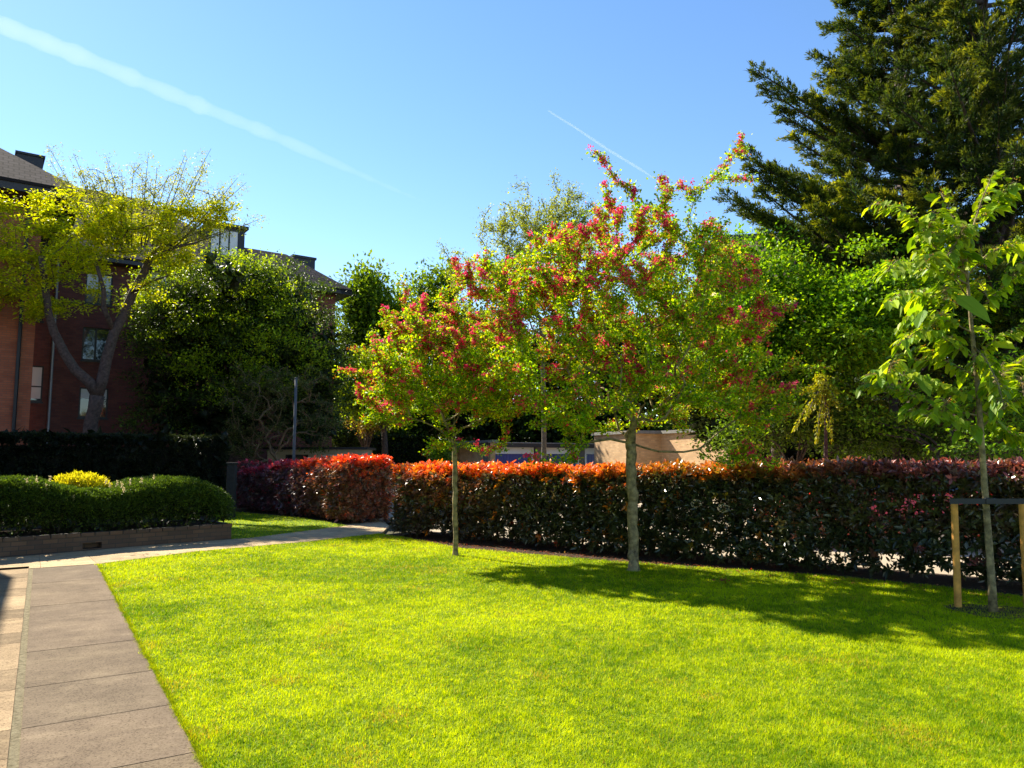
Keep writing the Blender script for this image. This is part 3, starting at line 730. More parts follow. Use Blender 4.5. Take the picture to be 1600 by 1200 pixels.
p, nn = shell_leaves(95000, r); inward = r.random(len(p)) ** 2 * .09
p = p - nn * inward[:, None] + r.normal(0, .012, p.shape)
ok = p[:, 2] > HP - .02; p, nn = p[ok], nn[ok]
addleaves('foliage', p, nn + r.normal(0, .55, p.shape), r, .036, .020, [(.035, .070, .010), (.065, .12, .012), (.12, .19, .014)], M['leaf_gloss'], ch, jit=.25, up=.3)
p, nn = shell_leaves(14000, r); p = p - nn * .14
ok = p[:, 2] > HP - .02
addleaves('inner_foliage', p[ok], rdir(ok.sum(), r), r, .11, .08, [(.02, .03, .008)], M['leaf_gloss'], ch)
for s in np.arange(.3, Lp, .45):
    mb = MB(); mb.tube([(*(cs + pdv * s + pw * .85), HP - .04), (*(cs + pdv * (s + .08) + pw * .8), HP + .5)], .018, 6); mb.build('stem', M['bark'], ch)
# pale flower candles poking out of it
gset = [(57, 748), (78, 747), (72, 761), (62, 773), (68, 776), (114, 778), (84, 808), (190, 757), (193, 764), (203, 753), (221, 749), (183, 755), (166, 752), (171, 757), (240, 745), (42, 752)]
for (px, py) in gset:
    d = 12.4 + px * .005; q0 = P(px, py + 5, d); ps = []
    n = 26; t = r.random(n); pp = q0 + np.column_stack([r.normal(0, .006, n), r.normal(0, .006, n), t * .10])
    V, Fc, cc = leaves(pp, unit(rdir(n, r) + [0, 0, .3]), rdir(n, r), .028, .014, palette(n, [(.62, .55, .25), (.75, .68, .4)], r))
    npmesh('flower_spike', V, Fc, M['petal'], ch, cc)
# golden shrub behind it
def shrub(name, label, cat, blobs, n, L, W, cs_, r, m='leaf', shape='d', core=None, up=.6, axup=.6, jit=.2, stems=True, sig=.08, per=18, wts=None, group=None, baseat=None, droop=0):
    c = np.mean([b[0] for b in blobs], axis=0); bx = baseat if baseat is not None else (c[0], c[1], 0)
    t = thing(name, label, cat, tuple(map(float, (bx[0], bx[1], bx[2] if len(bx) > 2 else 0))), group)
    cen, u = sample_blobs(blobs, max(1, n // per), r, .72, 1.0)
    pts = subcloud(cen, per, sig, r); uu = np.repeat(u, per, 0)
    ok = pts[:, 2] > .02; pts, uu = pts[ok], uu[ok]
    addleaves('foliage', pts, uu + rdir(len(pts), r) * .8 + np.array([0, 0, axup]), r, L, W, cs_, M[m], t, shape, jit, up, wts, droop=droop)
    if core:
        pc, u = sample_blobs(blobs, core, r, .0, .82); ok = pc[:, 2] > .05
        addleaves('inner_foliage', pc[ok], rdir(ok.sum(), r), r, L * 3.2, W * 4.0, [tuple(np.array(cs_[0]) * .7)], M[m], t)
    if stems:
        mb = MB()
        for b in blobs[:6]:
            f0 = np.array([bx[0], bx[1], 0]); mb.tube([f0, (f0 + b[0]) / 2 + r.normal(0, .05, 3), b[0]], [.03, .022, .012], 6)
        mb.build('stems', M['bark'], t)
    return t
shrub('golden_shrub', 'bright golden yellow shrub behind the dip in the clipped hedge', 'shrub', [blob(124, 762, 42, 21, 14.1, .4)], 7000, .045, .02, [(.55, .50, .02), (.42, .45, .015), (.65, .6, .05)], r, 'leaf', core=400, sig=.03, axup=1.0)

# tall clipped dark hedge behind the planter
def box_hedge(name, label, p0, p1, D, h, n, L, W, cs_, m, r, core=3000, top_j=.03):
    p0, p1 = np.array(p0), np.array(p1); d = unit(p1 - p0); nr = np.array([-d[1], d[0]])
    if nr[1] < 0: nr = -nr
    Ln = np.linalg.norm(p1 - p0); t = thing(name, label, 'hedge', (float(p0[0]), float(p0[1]), 0))
    def surf(n, inset):
        f = r.choice(4, n, p=np.array([Ln * h, Ln * D, D * h, D * h]) / (Ln * h + Ln * D + 2 * D * h))
        s = r.random(n) * Ln; z = r.random(n) * h; y = r.random(n) * D
        nn = np.zeros((n, 3))
        k = f == 0; y[k] = inset; nn[k] = [-nr[0], -nr[1], 0]
        k = f == 1; z[k] = h - inset; nn[k] = [0, 0, 1]
        k = f == 2; s[k] = inset; nn[k] = [-d[0], -d[1], 0]
        k = f == 3; s[k] = Ln - inset; nn[k] = [d[0], d[1], 0]
        z = z + (vnoise(s, y, .8, 31) - .5) * top_j * 2 * (z > h * .6); y = y + (vnoise(s, z, .6, 33) - .5) * .12
        return np.column_stack([p0 + s[:, None] * d + y[:, None] * nr, z]), nn
    p, nn = surf(n, 0); p -= nn * (r.random(n) ** 2 * .12)[:, None]
    addleaves('foliage', p, nn + r.normal(0, .6, p.shape), r, L, W, cs_, M[m], t, jit=.25, up=.3)
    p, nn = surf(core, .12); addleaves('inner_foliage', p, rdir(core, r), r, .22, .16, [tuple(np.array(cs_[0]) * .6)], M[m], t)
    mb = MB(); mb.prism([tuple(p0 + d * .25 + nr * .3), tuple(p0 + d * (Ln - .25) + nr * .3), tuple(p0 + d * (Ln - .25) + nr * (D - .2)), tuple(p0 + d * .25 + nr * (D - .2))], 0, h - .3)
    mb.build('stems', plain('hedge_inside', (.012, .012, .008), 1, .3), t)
    return t
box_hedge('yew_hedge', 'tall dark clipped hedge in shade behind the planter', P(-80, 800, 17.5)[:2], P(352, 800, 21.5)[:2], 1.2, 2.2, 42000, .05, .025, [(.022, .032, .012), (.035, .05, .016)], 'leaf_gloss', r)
# post and dark gate between the two hedges
gp_ = thing('gate_post', 'weathered grey timber post between the dark hedge and the purple hedge', 'post', tuple(map(float, (*P(361, 780, 20.0)[:2], 0))))
q = P(361, 780, 20)
mb = MB(); mb.box((q[0] - .1, q[1] - .1, 0), (q[0] + .1, q[1] + .1, 1.42)); mb.box((q[0] - .12, q[1] - .12, 1.422), (q[0] + .12, q[1] + .12, 1.47))
mb.build('post', plain('weathered_timber', (.028, .026, .026), .9, .3, 10), gp_, bevel=.006)
M['column'] = plain('dull_grey_steel', (.10, .11, .12), .85, .2, 8, spec=.2)
# slim grey column
q = P(459, 720, 20.8); top = P(461, 592, 20.8)
col = thing('lamp_column', 'slim plain grey metal column in front of the dark evergreen tree', 'column', (float(q[0]), 20.8, 0))
mb = MB(); mb.tube([(q[0], 20.8, 0), (q[0], 20.8, 1.0)], .055, 12); mb.tube([(q[0], 20.8, 1.0), (q[0], 20.8, 1.05), (q[0], 20.8, top[2])], [.05, .042, .038], 12); mb.build('pole', M['column'], col, smooth=True)
mb = MB(); mb.tube([(q[0], 20.8, top[2]), (q[0], 20.8, top[2] + .04)], [.045, .035], 12); mb.build('cap', M['column'], col, smooth=True)
# ------------------------------------------------------------------ photinia hedges
def photinia(name, label, p0, d, nr, Ln, D, hfun, n, topcols, sidecols, lowcols, r, sparse=None, endcaps=(True, True), size=1.0, thin=.0):
    t = thing(name, label, 'hedge', (float(p0[0]), float(p0[1]), 0))
    areas = np.array([Ln * 1.6, Ln * D * 1.6, D * 1.6 * endcaps[0], D * 1.6 * endcaps[1], Ln * 1.6 * .5])
    f = r.choice(5, n, p=areas / areas.sum()); s = r.random(n) * Ln; h = hfun(s); z = r.random(n) ** .9 * h; y = r.random(n) * D; nn = np.zeros((n, 3))
    k = f == 0; y[k] = 0; nn[k] = [-nr[0], -nr[1], .35]
    k = f == 1; z[k] = h[k]; nn[k] = [0, 0, 1]
    k = f == 2; s[k] = 0; nn[k] = [-d[0], -d[1], .35]
    k = f == 3; s[k] = Ln; nn[k] = [d[0], d[1], .35]
    k = f == 4; y[k] = D; nn[k] = [nr[0], nr[1], .35]
    # rounded shoulders and feet, lumpy face
    zf = z / h
    y = np.where(f == 0, y + .18 * np.clip((zf - .86) / .14, 0, 1) ** 2 + .16 * np.clip((.16 - zf) / .16, 0, 1), y)
    y = y + (vnoise(s, z, .45, 41) - .5) * .30 * (f == 0); s = s + (vnoise(y, z, .5, 43) - .5) * .25 * ((f == 2) | (f == 3))
    z = z + (f == 1) * ((vnoise(s, y, .35, 45) - .5) * .14 + r.normal(0, .035, n))
    dep = r.random(n) ** 1.6 * .32
    P_ = np.column_stack([p0 + s[:, None] * d + y[:, None] * nr, z]) - nn * dep[:, None] * np.array([1, 1, .5])
    keep = P_[:, 2] > .05
    if sparse is not None:
        keep &= r.random(n) < sparse(s / Ln, z / h, s, z)
    P_, nn, zf, s, f, z, dep = P_[keep], nn[keep], (z / h)[keep], s[keep], f[keep], z[keep], dep[keep]; n = len(P_)
    per = 6; ax = unit(nn * .8 + rdir(n, r) * .7 + np.array([0, 0, .45]))
    # rosettes: leaves round a shoot
    a1 = unit(np.cross(ax, rdir(n, r))); a2 = np.cross(ax, a1)
    ang = (np.arange(per) * 2.4)[None] + r.random((n, 1)) * 6.28
    la = unit(ax[:, None] * r.uniform(.35, 1.3, (n, per, 1)) + a1[:, None] * np.cos(ang)[..., None] + a2[:, None] * np.sin(ang)[..., None])
    lp = P_[:, None] + ax[:, None] * (np.arange(per) * .012 * size)[None, :, None]
    topn = (zf > .965 - .05 * r.random(n)) | (f == 1)
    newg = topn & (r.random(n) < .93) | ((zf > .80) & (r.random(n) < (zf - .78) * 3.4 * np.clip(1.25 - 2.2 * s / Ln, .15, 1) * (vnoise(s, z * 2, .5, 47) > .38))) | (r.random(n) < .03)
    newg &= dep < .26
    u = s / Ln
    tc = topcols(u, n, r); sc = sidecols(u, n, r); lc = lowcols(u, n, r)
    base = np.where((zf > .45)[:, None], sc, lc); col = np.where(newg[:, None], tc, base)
    col = np.repeat(col[:, None], per, 1) * np.exp(r.normal(0, .22, (n, per, 1)))
    lp = lp.reshape(-1, 3); la = la.reshape(-1, 3); col = col.reshape(-1, 3); m = len(lp)
    nrm = unit(np.repeat(ax, per, 0) + rdir(m, r) * .6)
    L = .088 * size * np.exp(r.normal(0, .2, m)); 
    V, Fc, cc = leaves(lp, la, nrm, L, L * .36, col, 'l', .12, .12)
    npmesh('foliage', V, Fc, M['leaf_photinia'], t, cc)
    # woody stems
    k = int(Ln * 2.4)
    for i in range(k):
        mb = MB()
        s0 = (i + .5 + r.uniform(-.3, .3)) / k * Ln; y0 = D * r.uniform(.35, .65); b0 = np.array([*(p0 + d * s0 + nr * y0), -.02])
        fork = b0 + np.array([r.normal(0, .05), r.normal(0, .05), r.uniform(.15, .3)]); rr = r.uniform(.014, .024)
        mb.tube([b0, fork], [rr * 1.2, rr], 6)
        for j in range(4):
            ss = s0 + r.uniform(-.35, .35); yy = r.uniform(.1, D - .1); e = np.array([*(p0 + d * ss + nr * yy), r.uniform(.9, 1.5) * .95])
            mb.tube([fork, (fork + e) / 2 + r.normal(0, .05, 3), e], [rr * .7, rr * .5, rr * .2], 5)
        mb.build('stem', M['bark'], t)
    return t
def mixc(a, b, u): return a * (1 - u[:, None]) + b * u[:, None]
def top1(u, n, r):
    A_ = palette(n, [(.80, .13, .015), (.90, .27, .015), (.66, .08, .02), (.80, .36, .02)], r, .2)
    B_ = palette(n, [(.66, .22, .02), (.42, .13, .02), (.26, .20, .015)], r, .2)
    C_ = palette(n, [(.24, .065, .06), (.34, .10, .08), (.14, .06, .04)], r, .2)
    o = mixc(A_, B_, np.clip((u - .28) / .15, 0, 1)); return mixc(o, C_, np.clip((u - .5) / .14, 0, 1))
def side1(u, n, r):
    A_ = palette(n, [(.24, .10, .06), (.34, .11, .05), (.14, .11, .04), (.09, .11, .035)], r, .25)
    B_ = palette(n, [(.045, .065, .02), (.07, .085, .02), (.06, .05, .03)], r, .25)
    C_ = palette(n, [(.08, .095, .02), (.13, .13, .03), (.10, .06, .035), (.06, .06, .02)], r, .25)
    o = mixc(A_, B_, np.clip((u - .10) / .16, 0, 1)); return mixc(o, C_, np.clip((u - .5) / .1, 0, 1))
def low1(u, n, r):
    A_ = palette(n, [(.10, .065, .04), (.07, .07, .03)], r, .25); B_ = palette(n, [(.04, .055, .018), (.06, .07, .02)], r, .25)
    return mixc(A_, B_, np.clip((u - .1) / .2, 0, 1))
def sparse1(u, zf, s, z):
    hole = vnoise(s, z * 1.3, .30, 51)
    k = np.clip((u - .38) / .25, 0, 1)                         # open feet on the right two thirds
    gap = k * np.clip((.48 - zf) / .20, 0, 1)
    bare = np.clip((hole - .54) * 7, 0, 1)
    foot = np.clip((.08 - zf) / .05, 0, 1) * k * .5
    mid = k * np.clip((hole - .72) * 6, 0, 1) * (zf < .8)
    return 1 - np.clip(np.maximum.reduce([gap * bare * .97, foot, mid * .8]), 0, .97) 
r = np.random.default_rng(77)
L1 = float(np.linalg.norm(H2 - H0))
def h1(s):
    x = H0[0] + hd[0] * s; yv = H0[1] + hd[1] * s; yy = np.interp(800 + F * x / yv, [590, 640, 760, 1000, 1200, 1600], [739, 734, 735, 736, 736, 735])
    return EYE - (yy - 715) * (yv + .35) / F
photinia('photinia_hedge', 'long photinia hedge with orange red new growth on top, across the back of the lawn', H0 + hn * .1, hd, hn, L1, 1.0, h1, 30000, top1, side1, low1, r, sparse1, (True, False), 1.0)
def top2(u, n, r):
    A_ = palette(n, [(.82, .10, .025), (.85, .2, .02), (.7, .07, .04)], r, .2); B_ = palette(n, [(.50, .03, .08), (.34, .03, .07), (.60, .06, .08)], r, .25)
    return mixc(A_, B_, np.clip((u - .30) / .2, 0, 1))
def side2(u, n, r):
    A_ = palette(n, [(.42, .13, .06), (.26, .12, .06), (.18, .12, .06)], r, .25); B_ = palette(n, [(.20, .055, .075), (.14, .06, .07), (.12, .08, .07)], r, .25)
    return mixc(A_, B_, np.clip((u - .1) / .35, 0, 1))
L2 = float(np.linalg.norm(K1 - K0))
def h2(s):
    x = K0[0] + kd[0] * s; yv = K0[1] + kd[1] * s; yy = np.interp(800 + F * x / yv, [385, 420, 480, 560], [738, 730, 724, 720])
    return EYE - (yy - 715) * (yv + .35) / F
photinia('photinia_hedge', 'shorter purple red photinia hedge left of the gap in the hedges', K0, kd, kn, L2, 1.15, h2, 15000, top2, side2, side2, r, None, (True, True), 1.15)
# cream flower heads on the long hedge
for (px, py) in [(1090, 788), (1131, 795)]:
    pass
hedge_objs = [o for o in C.objects if o.name.startswith('photinia_hedge')]
for (px, py) in [(1088, 787), (1130, 794)]:
    rr = ray(px, py); p3 = onplane(px, py, np.array([*(H0 + hn * .0), 0]), np.array([*hn, 0])); n = 90
    th = rdir(n, r) * np.array([.075, .03, .055]); V, Fc, cc = leaves(p3 + th, unit(th + rdir(n, r) * .03), rdir(n, r), .018, .016, palette(n, [(.42, .40, .26), (.55, .52, .36)], r))
    npmesh('flower_head', V, Fc, M['petal'], hedge_objs[0], cc)
# fallen leaf litter in the bed
n = 2600; s = r.random(n) * L1; off = r.normal(-.35, .22, n); q = H0 + hd * s[:, None] + hn * off[:, None]
litter = np.column_stack([q, np.full(n, .0) + r.random(n) * .015])
V, Fc, cc = leaves(litter, unit(np.column_stack([r.normal(size=(n, 2)), r.normal(0, .15, n)])), np.tile([0, 0, 1.0], (n, 1)), .05, .022, palette(n, [(.20, .09, .05), (.12, .06, .03), (.28, .16, .10), (.35, .05, .04)], r, .3))
o = npmesh('leaf_litter', V, Fc, M['leaf'], None, cc); tag(o, 'dry brown and red leaves scattered on the soil along the hedge foot', 'leaf litter', kind='stuff')
# a fallen red sprig on the grass
q = G(1130, 912); n = 16; th = np.column_stack([r.normal(0, .045, n), r.normal(0, .03, n), r.random(n) * .03 + .03])
V, Fc, cc = leaves(q + th, unit(rdir(n, r) * [1, 1, .4]), rdir(n, r), .05, .024, palette(n, [(.35, .03, .03), (.25, .06, .03), (.42, .10, .05)], r))
o = npmesh('fallen_sprig', V, Fc, M['leaf'], None, cc); tag(o, 'small red leafy sprig lying on the shaded grass in front of the hedge', 'sprig')

# ------------------------------------------------------------------ hawthorns
def px3(px, py, d): return P(px, py, d)
LG = [(.17, .36, .006), (.40, .60, .006), (.10, .24, .008), (.55, .58, .008)]
def hawthorn(label, trunk, rt, blobs, tips, dmain, nattr, nleaf, nflower, r, greenlow):
    t = thing('hawthorn_tree', label, 'tree', tuple(map(float, trunk[0])), 'pink flowering hawthorn trees on the lawn')
    cen, _ = sample_blobs(blobs, nattr, r, .15, 1.0)
    tipp = np.array([P(a, b, dmain + dd) for a, b, dd in tips])
    # let the sprays arch out: extra points just below each far tip
    mid = tipp * .72 + trunk[-1] * .28 + r.normal(0, .12, tipp.shape)
    T = grow(trunk, np.concatenate([cen, mid, tipp]), r, rt, .003, .22, sag=.06, bias=.55, ex=.60)
    wood('trunk', T, M['bark_grey'], t, 4, 1.35)
    p, d = twigs(T, nleaf // 7, r, .010, .05); p = subcloud(p, 7, .050, r, .55); d = np.repeat(d, 7, 0); n = len(p)
    lo = np.clip((p[:, 2] - greenlow[0]) / (greenlow[1] - greenlow[0]), 0, 1)
    addleaves('crown', p, d * .6 + rdir(n, r) + np.array([0, 0, .3]), r, .044, .037, LG, M['leaf'], t, jit=.28, up=.9)
    # blossom in tight corymbs, bunched on some sprays, mainly high and outside
    p, d = twigs(T, nflower * 4, r, .007, .05)
    q = vnoise(p[:, 0] * 1.0 + p[:, 1] * .7, p[:, 2] * 1.4, .34, 61) + .5 * vnoise(p[:, 0], p[:, 1] + p[:, 2], .8, 62); z0 = np.quantile(p[:, 2], .15)
    q += r.normal(0, .22, len(p)) - .05 * (p[:, 0] - trunk[-1][0]) + .08 * (p[:, 2] > z0) + .10 * (np.linalg.norm(p - T['pos'][T['ntrunk'] - 1], axis=1) > 1.6)
    k = np.argsort(-q)[:nflower]; p = p[k] + np.array([0, 0, .03]); per = 16; pp = subcloud(p, per, .020, r, .8); n = len(pp)
    cl = palette(len(p), [(.85, .035, .13), (.92, .08, .24), (.70, .025, .07), (.70, .17, .05)], r, .15, [.38, .28, .20, .14]); cl = np.repeat(cl, per, 0) * np.exp(r.normal(0, .12, n))[:, None]
    V, Fc, cc = leaves(pp, rdir(n, r), rdir(n, r), .030, .027, cl); npmesh('blossom', V, Fc, M['petal'], t, cc)
    # reddish brown young shoots scattered through
    p, d = twigs(T, nleaf // 28, r, .006, .05); p = subcloud(p, 5, .035, r); n = len(p)
    addleaves('young_shoots', p, rdir(n, r) + np.array([0, 0, .5]), r, .032, .018, [(.55, .15, .04), (.42, .08, .05), (.58, .26, .04)], M['leaf'], t, jit=.25)
    return t, T
dB = float(G(990, 890)[1]); dS = float(G(712, 868)[1])
trB = [G(990, 892) - [0, 0, .02]] + [P(a, b, dB) for a, b in ((990, 860), (989, 810), (987, 760), (987, 715), (985, 692))]
blobsB = [blob(985, 470, 210, 150, dB, 1.9, 1.3), blob(850, 450, 150, 70, dB, 1.3), blob(785, 435, 75, 38, dB, .9, .9), blob(830, 545, 120, 80, dB, 1.3), blob(1080, 400, 90, 100, dB, 1.2, .7), blob(1110, 520, 130, 90, dB, 1.5), blob(1000, 625, 200, 55, dB, 1.6, 1.2), blob(885, 645, 75, 60, dB - .4, .8, 1.1), blob(1170, 620, 90, 60, dB, 1.0, .9), blob(1000, 340, 70, 40, dB, .8, .6), blob(850, 700, 60, 25, dB - .3, .4, .3), blob(1180, 690, 40, 30, dB - .3, .4, .5)]
tipsB = [(925, 238, 0), (945, 258, 0), (965, 285, .1), (990, 300, 0), (1160, 210, -.2), (1150, 240, -.2), (1165, 240, 0), (1130, 265, -.1), (1110, 285, -.1), (1090, 300, 0), (1060, 290, .3), (1175, 282, .2), (1140, 282, .2), (710, 408, -.3), (735, 408, -.3), (765, 405, -.3), (740, 440, 0), (760, 470, .2), (730, 470, -.2), (1300, 572, -.5), (1270, 575, -.4), (1240, 560, -.2), (1225, 620, .2), (1250, 640, 0), (825, 715, -.4), (860, 722, -.5), (885, 700, -.3), (1200, 722, -.6), (1215, 728, -.6), (1160, 700, -.5), (1180, 712, -.6), (1115, 350, .1), (1110, 345, 0), (945, 290, -.4), (880, 370, .3), (845, 375, .2), (760, 590, -.5), (745, 560, 0), (1030, 275, -.4), (830, 640, -.6)]
hawthorn('big pink flowering hawthorn with stout lichened trunk on the lawn in front of the hedge', trB, .076, blobsB, tipsB, dB, 1150, 86000, 4200, np.random.default_rng(101), (1.8, 3.0))
trS = [G(712, 868) - [0, 0, .02]] + [P(a, b, dS) for a, b in ((711, 840), (711, 780), (711, 735), (710, 695))]
blobsS = [blob(705, 560, 125, 95, dS, 1.4, 1.2), blob(620, 600, 75, 55, dS, .9), blob(650, 510, 60, 50, dS, .8, .7), blob(755, 620, 80, 50, dS, .9), blob(710, 655, 60, 30, dS, .6, .6), blob(800, 570, 60, 60, dS, .8, .7)]
tipsS = [(530, 580, -.2), (550, 582, -.1), (543, 545, .1), (560, 550, .1), (600, 485, 0), (615, 490, 0), (625, 432, .2), (635, 455, .2), (655, 470, 0), (600, 650, -.2), (575, 655, -.2), (560, 600, 0), (580, 520, .2), (690, 455, 0), (720, 450, 0), (675, 690, -.4), (790, 690, -.2), (770, 700, .1), (615, 640, -.3)]
hawthorn('smaller slender pink hawthorn with thin straight trunk at the left of the lawn hedge', trS, .042, blobsS, tipsS, dS, 620, 43000, 2000, np.random.default_rng(102), (1.8, 2.6))

# ------------------------------------------------------------------ young staked tree
r = np.random.default_rng(23)
dY = float(G(1552, 956)[1])
yt = thing('young_tree', 'young staked tree with large drooping bright green leaves at the right edge', 'tree', tuple(map(float, G(1552, 956))))
trY = [G(1552, 958)] + [P(a, b, dY) for a, b in ((1549, 900), (1543, 820), (1537, 740), (1533, 680), (1529, 620), (1523, 560), (1517, 500), (1512, 440), (1510, 400))]
leads = [[(1510, 400), (1522, 350), (1535, 310), (1552, 270)], [(1512, 440), (1500, 395), (1485, 330), (1470, 300)]]
brs = [((1512, 430), [(1470, 400), (1430, 340), (1400, 322), (1362, 318)], -.2), ((1512, 445), [(1480, 425), (1440, 415), (1400, 408), (1385, 425)], -.5), ((1515, 480), [(1480, 470), (1440, 455), (1405, 460), (1385, 478)], -.2),
       ((1519, 520), [(1490, 505), (1450, 490), (1420, 495), (1400, 520)], .3), ((1523, 560), [(1490, 540), (1455, 515), (1430, 520), (1402, 540)], -.4), ((1526, 590), [(1500, 575), (1470, 560), (1440, 565), (1415, 585)], .3),
       ((1529, 625), [(1490, 610), (1440, 590), (1390, 582), (1355, 585)], -.3), ((1531, 650), [(1480, 640), (1430, 620), (1390, 605), (1365, 600)], .1), ((1533, 675), [(1500, 665), (1470, 650), (1445, 650)], -.5),
       ((1518, 500), [(1545, 470), (1575, 440), (1610, 420)], -.2), ((1512, 430), [(1540, 400), (1570, 385), (1600, 380), (1625, 385)], .2), ((1523, 560), [(1555, 530), (1590, 515), (1630, 505)], -.3), ((1529, 620), [(1560, 590), (1600, 560), (1640, 560)], .3), ((1533, 670), [(1560, 640), (1600, 620), (1640, 615)], -.3),
       ((1516, 470), [(1495, 440), (1470, 400), (1450, 380)], .5), ((1520, 540), [(1540, 560), (1560, 600), (1570, 640)], -.5), ((1510, 410), [(1490, 380), (1450, 360), (1430, 372)], .1), ((1523, 345), [(1550, 330), (1575, 300)], .2), ((1524, 350), [(1500, 370), (1480, 400)], -.3), ((1531, 640), [(1545, 650), (1580, 680), (1610, 690)], .2)]
mb = MB()
mb.tube(trY, [.046, .038, .034, .032, .030, .027, .024, .020, .016, .014], 12)
lines = []
for l in leads:
    pts = [P(a, b, dY) for a, b in l]; mb.tube(pts, np.linspace(.012, .004, len(pts)), 6); lines.append(pts)
for (a, b), l, dd in brs:
    pts = [P(a, b, dY)] + [P(x, y, dY + dd * (i + 1) / len(l)) for i, (x, y) in enumerate(l)]
    mb.tube(pts, np.linspace(.010, .003, len(pts)), 6); lines.append(pts)
for pts in list(lines[2:]):
    for _ in range(2):
        j = int(r.integers(1, len(pts) - 1)) if len(pts) > 2 else 1; a = np.array(pts[j]); d = unit(np.array(pts[-1]) - np.array(pts[0])); e = a + unit(d * .7 + np.array([r.normal(0, .3), r.choice([-1, 1]) * .8, r.uniform(-.1, .6)])) * r.uniform(.22, .42); tw = [a, (a + e) / 2 + [0, 0, .03], e]
        mb.tube(tw, [.005, .004, .0025], 5); lines.append(tw)
lp = []; la = []
for pts in lines:
    seg = np.array(pts); L = np.linalg.norm(np.diff(seg, axis=0), axis=1); tot = L.sum(); k = int(tot / .011) + 9
    for i in range(k):
        s = tot * (.14 + .86 * (i + r.random()) / k); j = min(int(np.searchsorted(np.cumsum(L), s)), len(L) - 1); s0 = s - (np.cumsum(L)[j] - L[j]); t = min(s0 / L[j], 1)
        p = seg[j] * (1 - t) + seg[j + 1] * t; d = unit(seg[j + 1] - seg[j]); sd = unit(np.cross(d, [0, 0, 1])) * (1 if i % 2 else -1)
        q = p + sd * r.uniform(.01, .07) + np.array([0, 0, r.uniform(-.03, .05)]); mb.tube([p, q], [.0022, .0016], 4, False)
        lp.append(q); la.append(d * r.uniform(.1, .7) + sd * r.uniform(.3, .9) + np.array([0, 0, r.uniform(-1.0, -.1)]))
mb.build('trunk', M['bark_grey'], yt, smooth=True)
lp, la = np.array(lp), np.array(la); n = len(lp)
nrm = unit(np.cross(la, np.cross([0, 0, 1.0], la)) + rdir(n, r) * .35)
L = .088 * np.exp(r.normal(0, .38, n)); V, Fc, cc = leaves(lp, la, nrm, L, L * .50, palette(n, [(.22, .36, .010), (.32, .45, .012), (.42, .50, .015), (.12, .25, .012)], r, .18), 'o', .10, .14)
npmesh('crown', V, Fc, M['leaf'], yt, cc)
# small brownish catkins
k = r.choice(n, 220); pp = subcloud(lp[k], 6, .02, r); V, Fc, cc = leaves(pp, rdir(len(pp), r), rdir(len(pp), r), .02, .014, palette(len(pp), [(.5, .32, .04), (.4, .2, .04)], r)); npmesh('young_shoots', V, Fc, M['leaf'], yt, cc)
M['stake'] = plain('stake_timber', (.60, .28, .05), .75, .35, 9, bmp=.4)
for i, (px, lab) in enumerate(((1497, 'round yellowish timber stake left of the young tree trunk'), (1606, 'round timber stake cut by the right edge of the picture'))):
    b = G(px, 950 if i == 0 else 952); top = P(1491 if i == 0 else 1597, 787, b[1])
    s = thing('tree_stake', lab, 'stake', tuple(map(float, b)), 'timber stakes of the young tree')
    mb = MB(); tp = np.array([top[0], b[1], top[2]]); b2 = np.array([b[0], b[1], -.05]); mb.tube([b2, b2 * .5 + tp * .5, tp, tp + [0, 0, .008]], [.037, .036, .0355, .031], 14); mb.build('post', M['stake'], s, smooth=False)
s0 = P(1484, 783, 7.86); s1 = P(1541, 783, dY); s2 = P(1604, 783, 7.86)
mt = thing('tree_tie', 'black rubber tie strap joining both stakes to the young trunk', 'tie', (float(s1[0]), float(s1[1]), float(s1[2])))
mb = MB(); rub = plain('black_rubber', (.012, .012, .014), .6, .2, 8)
y0 = s1[1] - .065; z = s0[2]
mb.box((s0[0] - .02, y0 - .012, z - .028), (s1[0] - .04, y0 - .003, z + .028)); mb.box((s1[0] + .04, y0 - .012, z - .028), (s2[0] + .03, y0 - .003, z + .028))
mb.build('strap', rub, mt)
mb = MB(); mb.box((s1[0] - .055, y0 - .022, z - .032), (s1[0] + .055, y0 + .03, z + .034)); mb.build('pad', rub, mt, bevel=.006)
mb = MB(); mb.box((s0[0] - .022, 7.8, z - .022), (s0[0] + .07, 7.90, z + .0)) 
# soil ring
sheet('soil_bed', [tuple(G(1552, 956)[:2] + np.array([math.cos(a) * .42, math.sin(a) * .36]) * (1 + .12 * math.sin(3 * a + 1))) for a in np.linspace(0, 2 * math.pi, 28)[:-1]], .012, M['soil'])
n = 260; a = r.random(n) * 6.28; q = G(1552, 956)[:2] + np.column_stack([np.cos(a), np.sin(a)]) * (r.random((n, 1)) ** .5 * .5)
V, Fc, cc = leaves(np.column_stack([q, np.full(n, .02)]), unit(np.column_stack([r.normal(size=(n, 2)), r.normal(0, .2, n)])), np.tile([0, 0, 1.], (n, 1)), .03, .016, palette(n, [(.16, .08, .05), (.25, .14, .08)], r, .3))
o = npmesh('leaf_litter', V, Fc, M['leaf'], None, cc); tag(o, 'crumbs of bark and dry leaves round the foot of the young tree', 'leaf litter', kind='stuff')

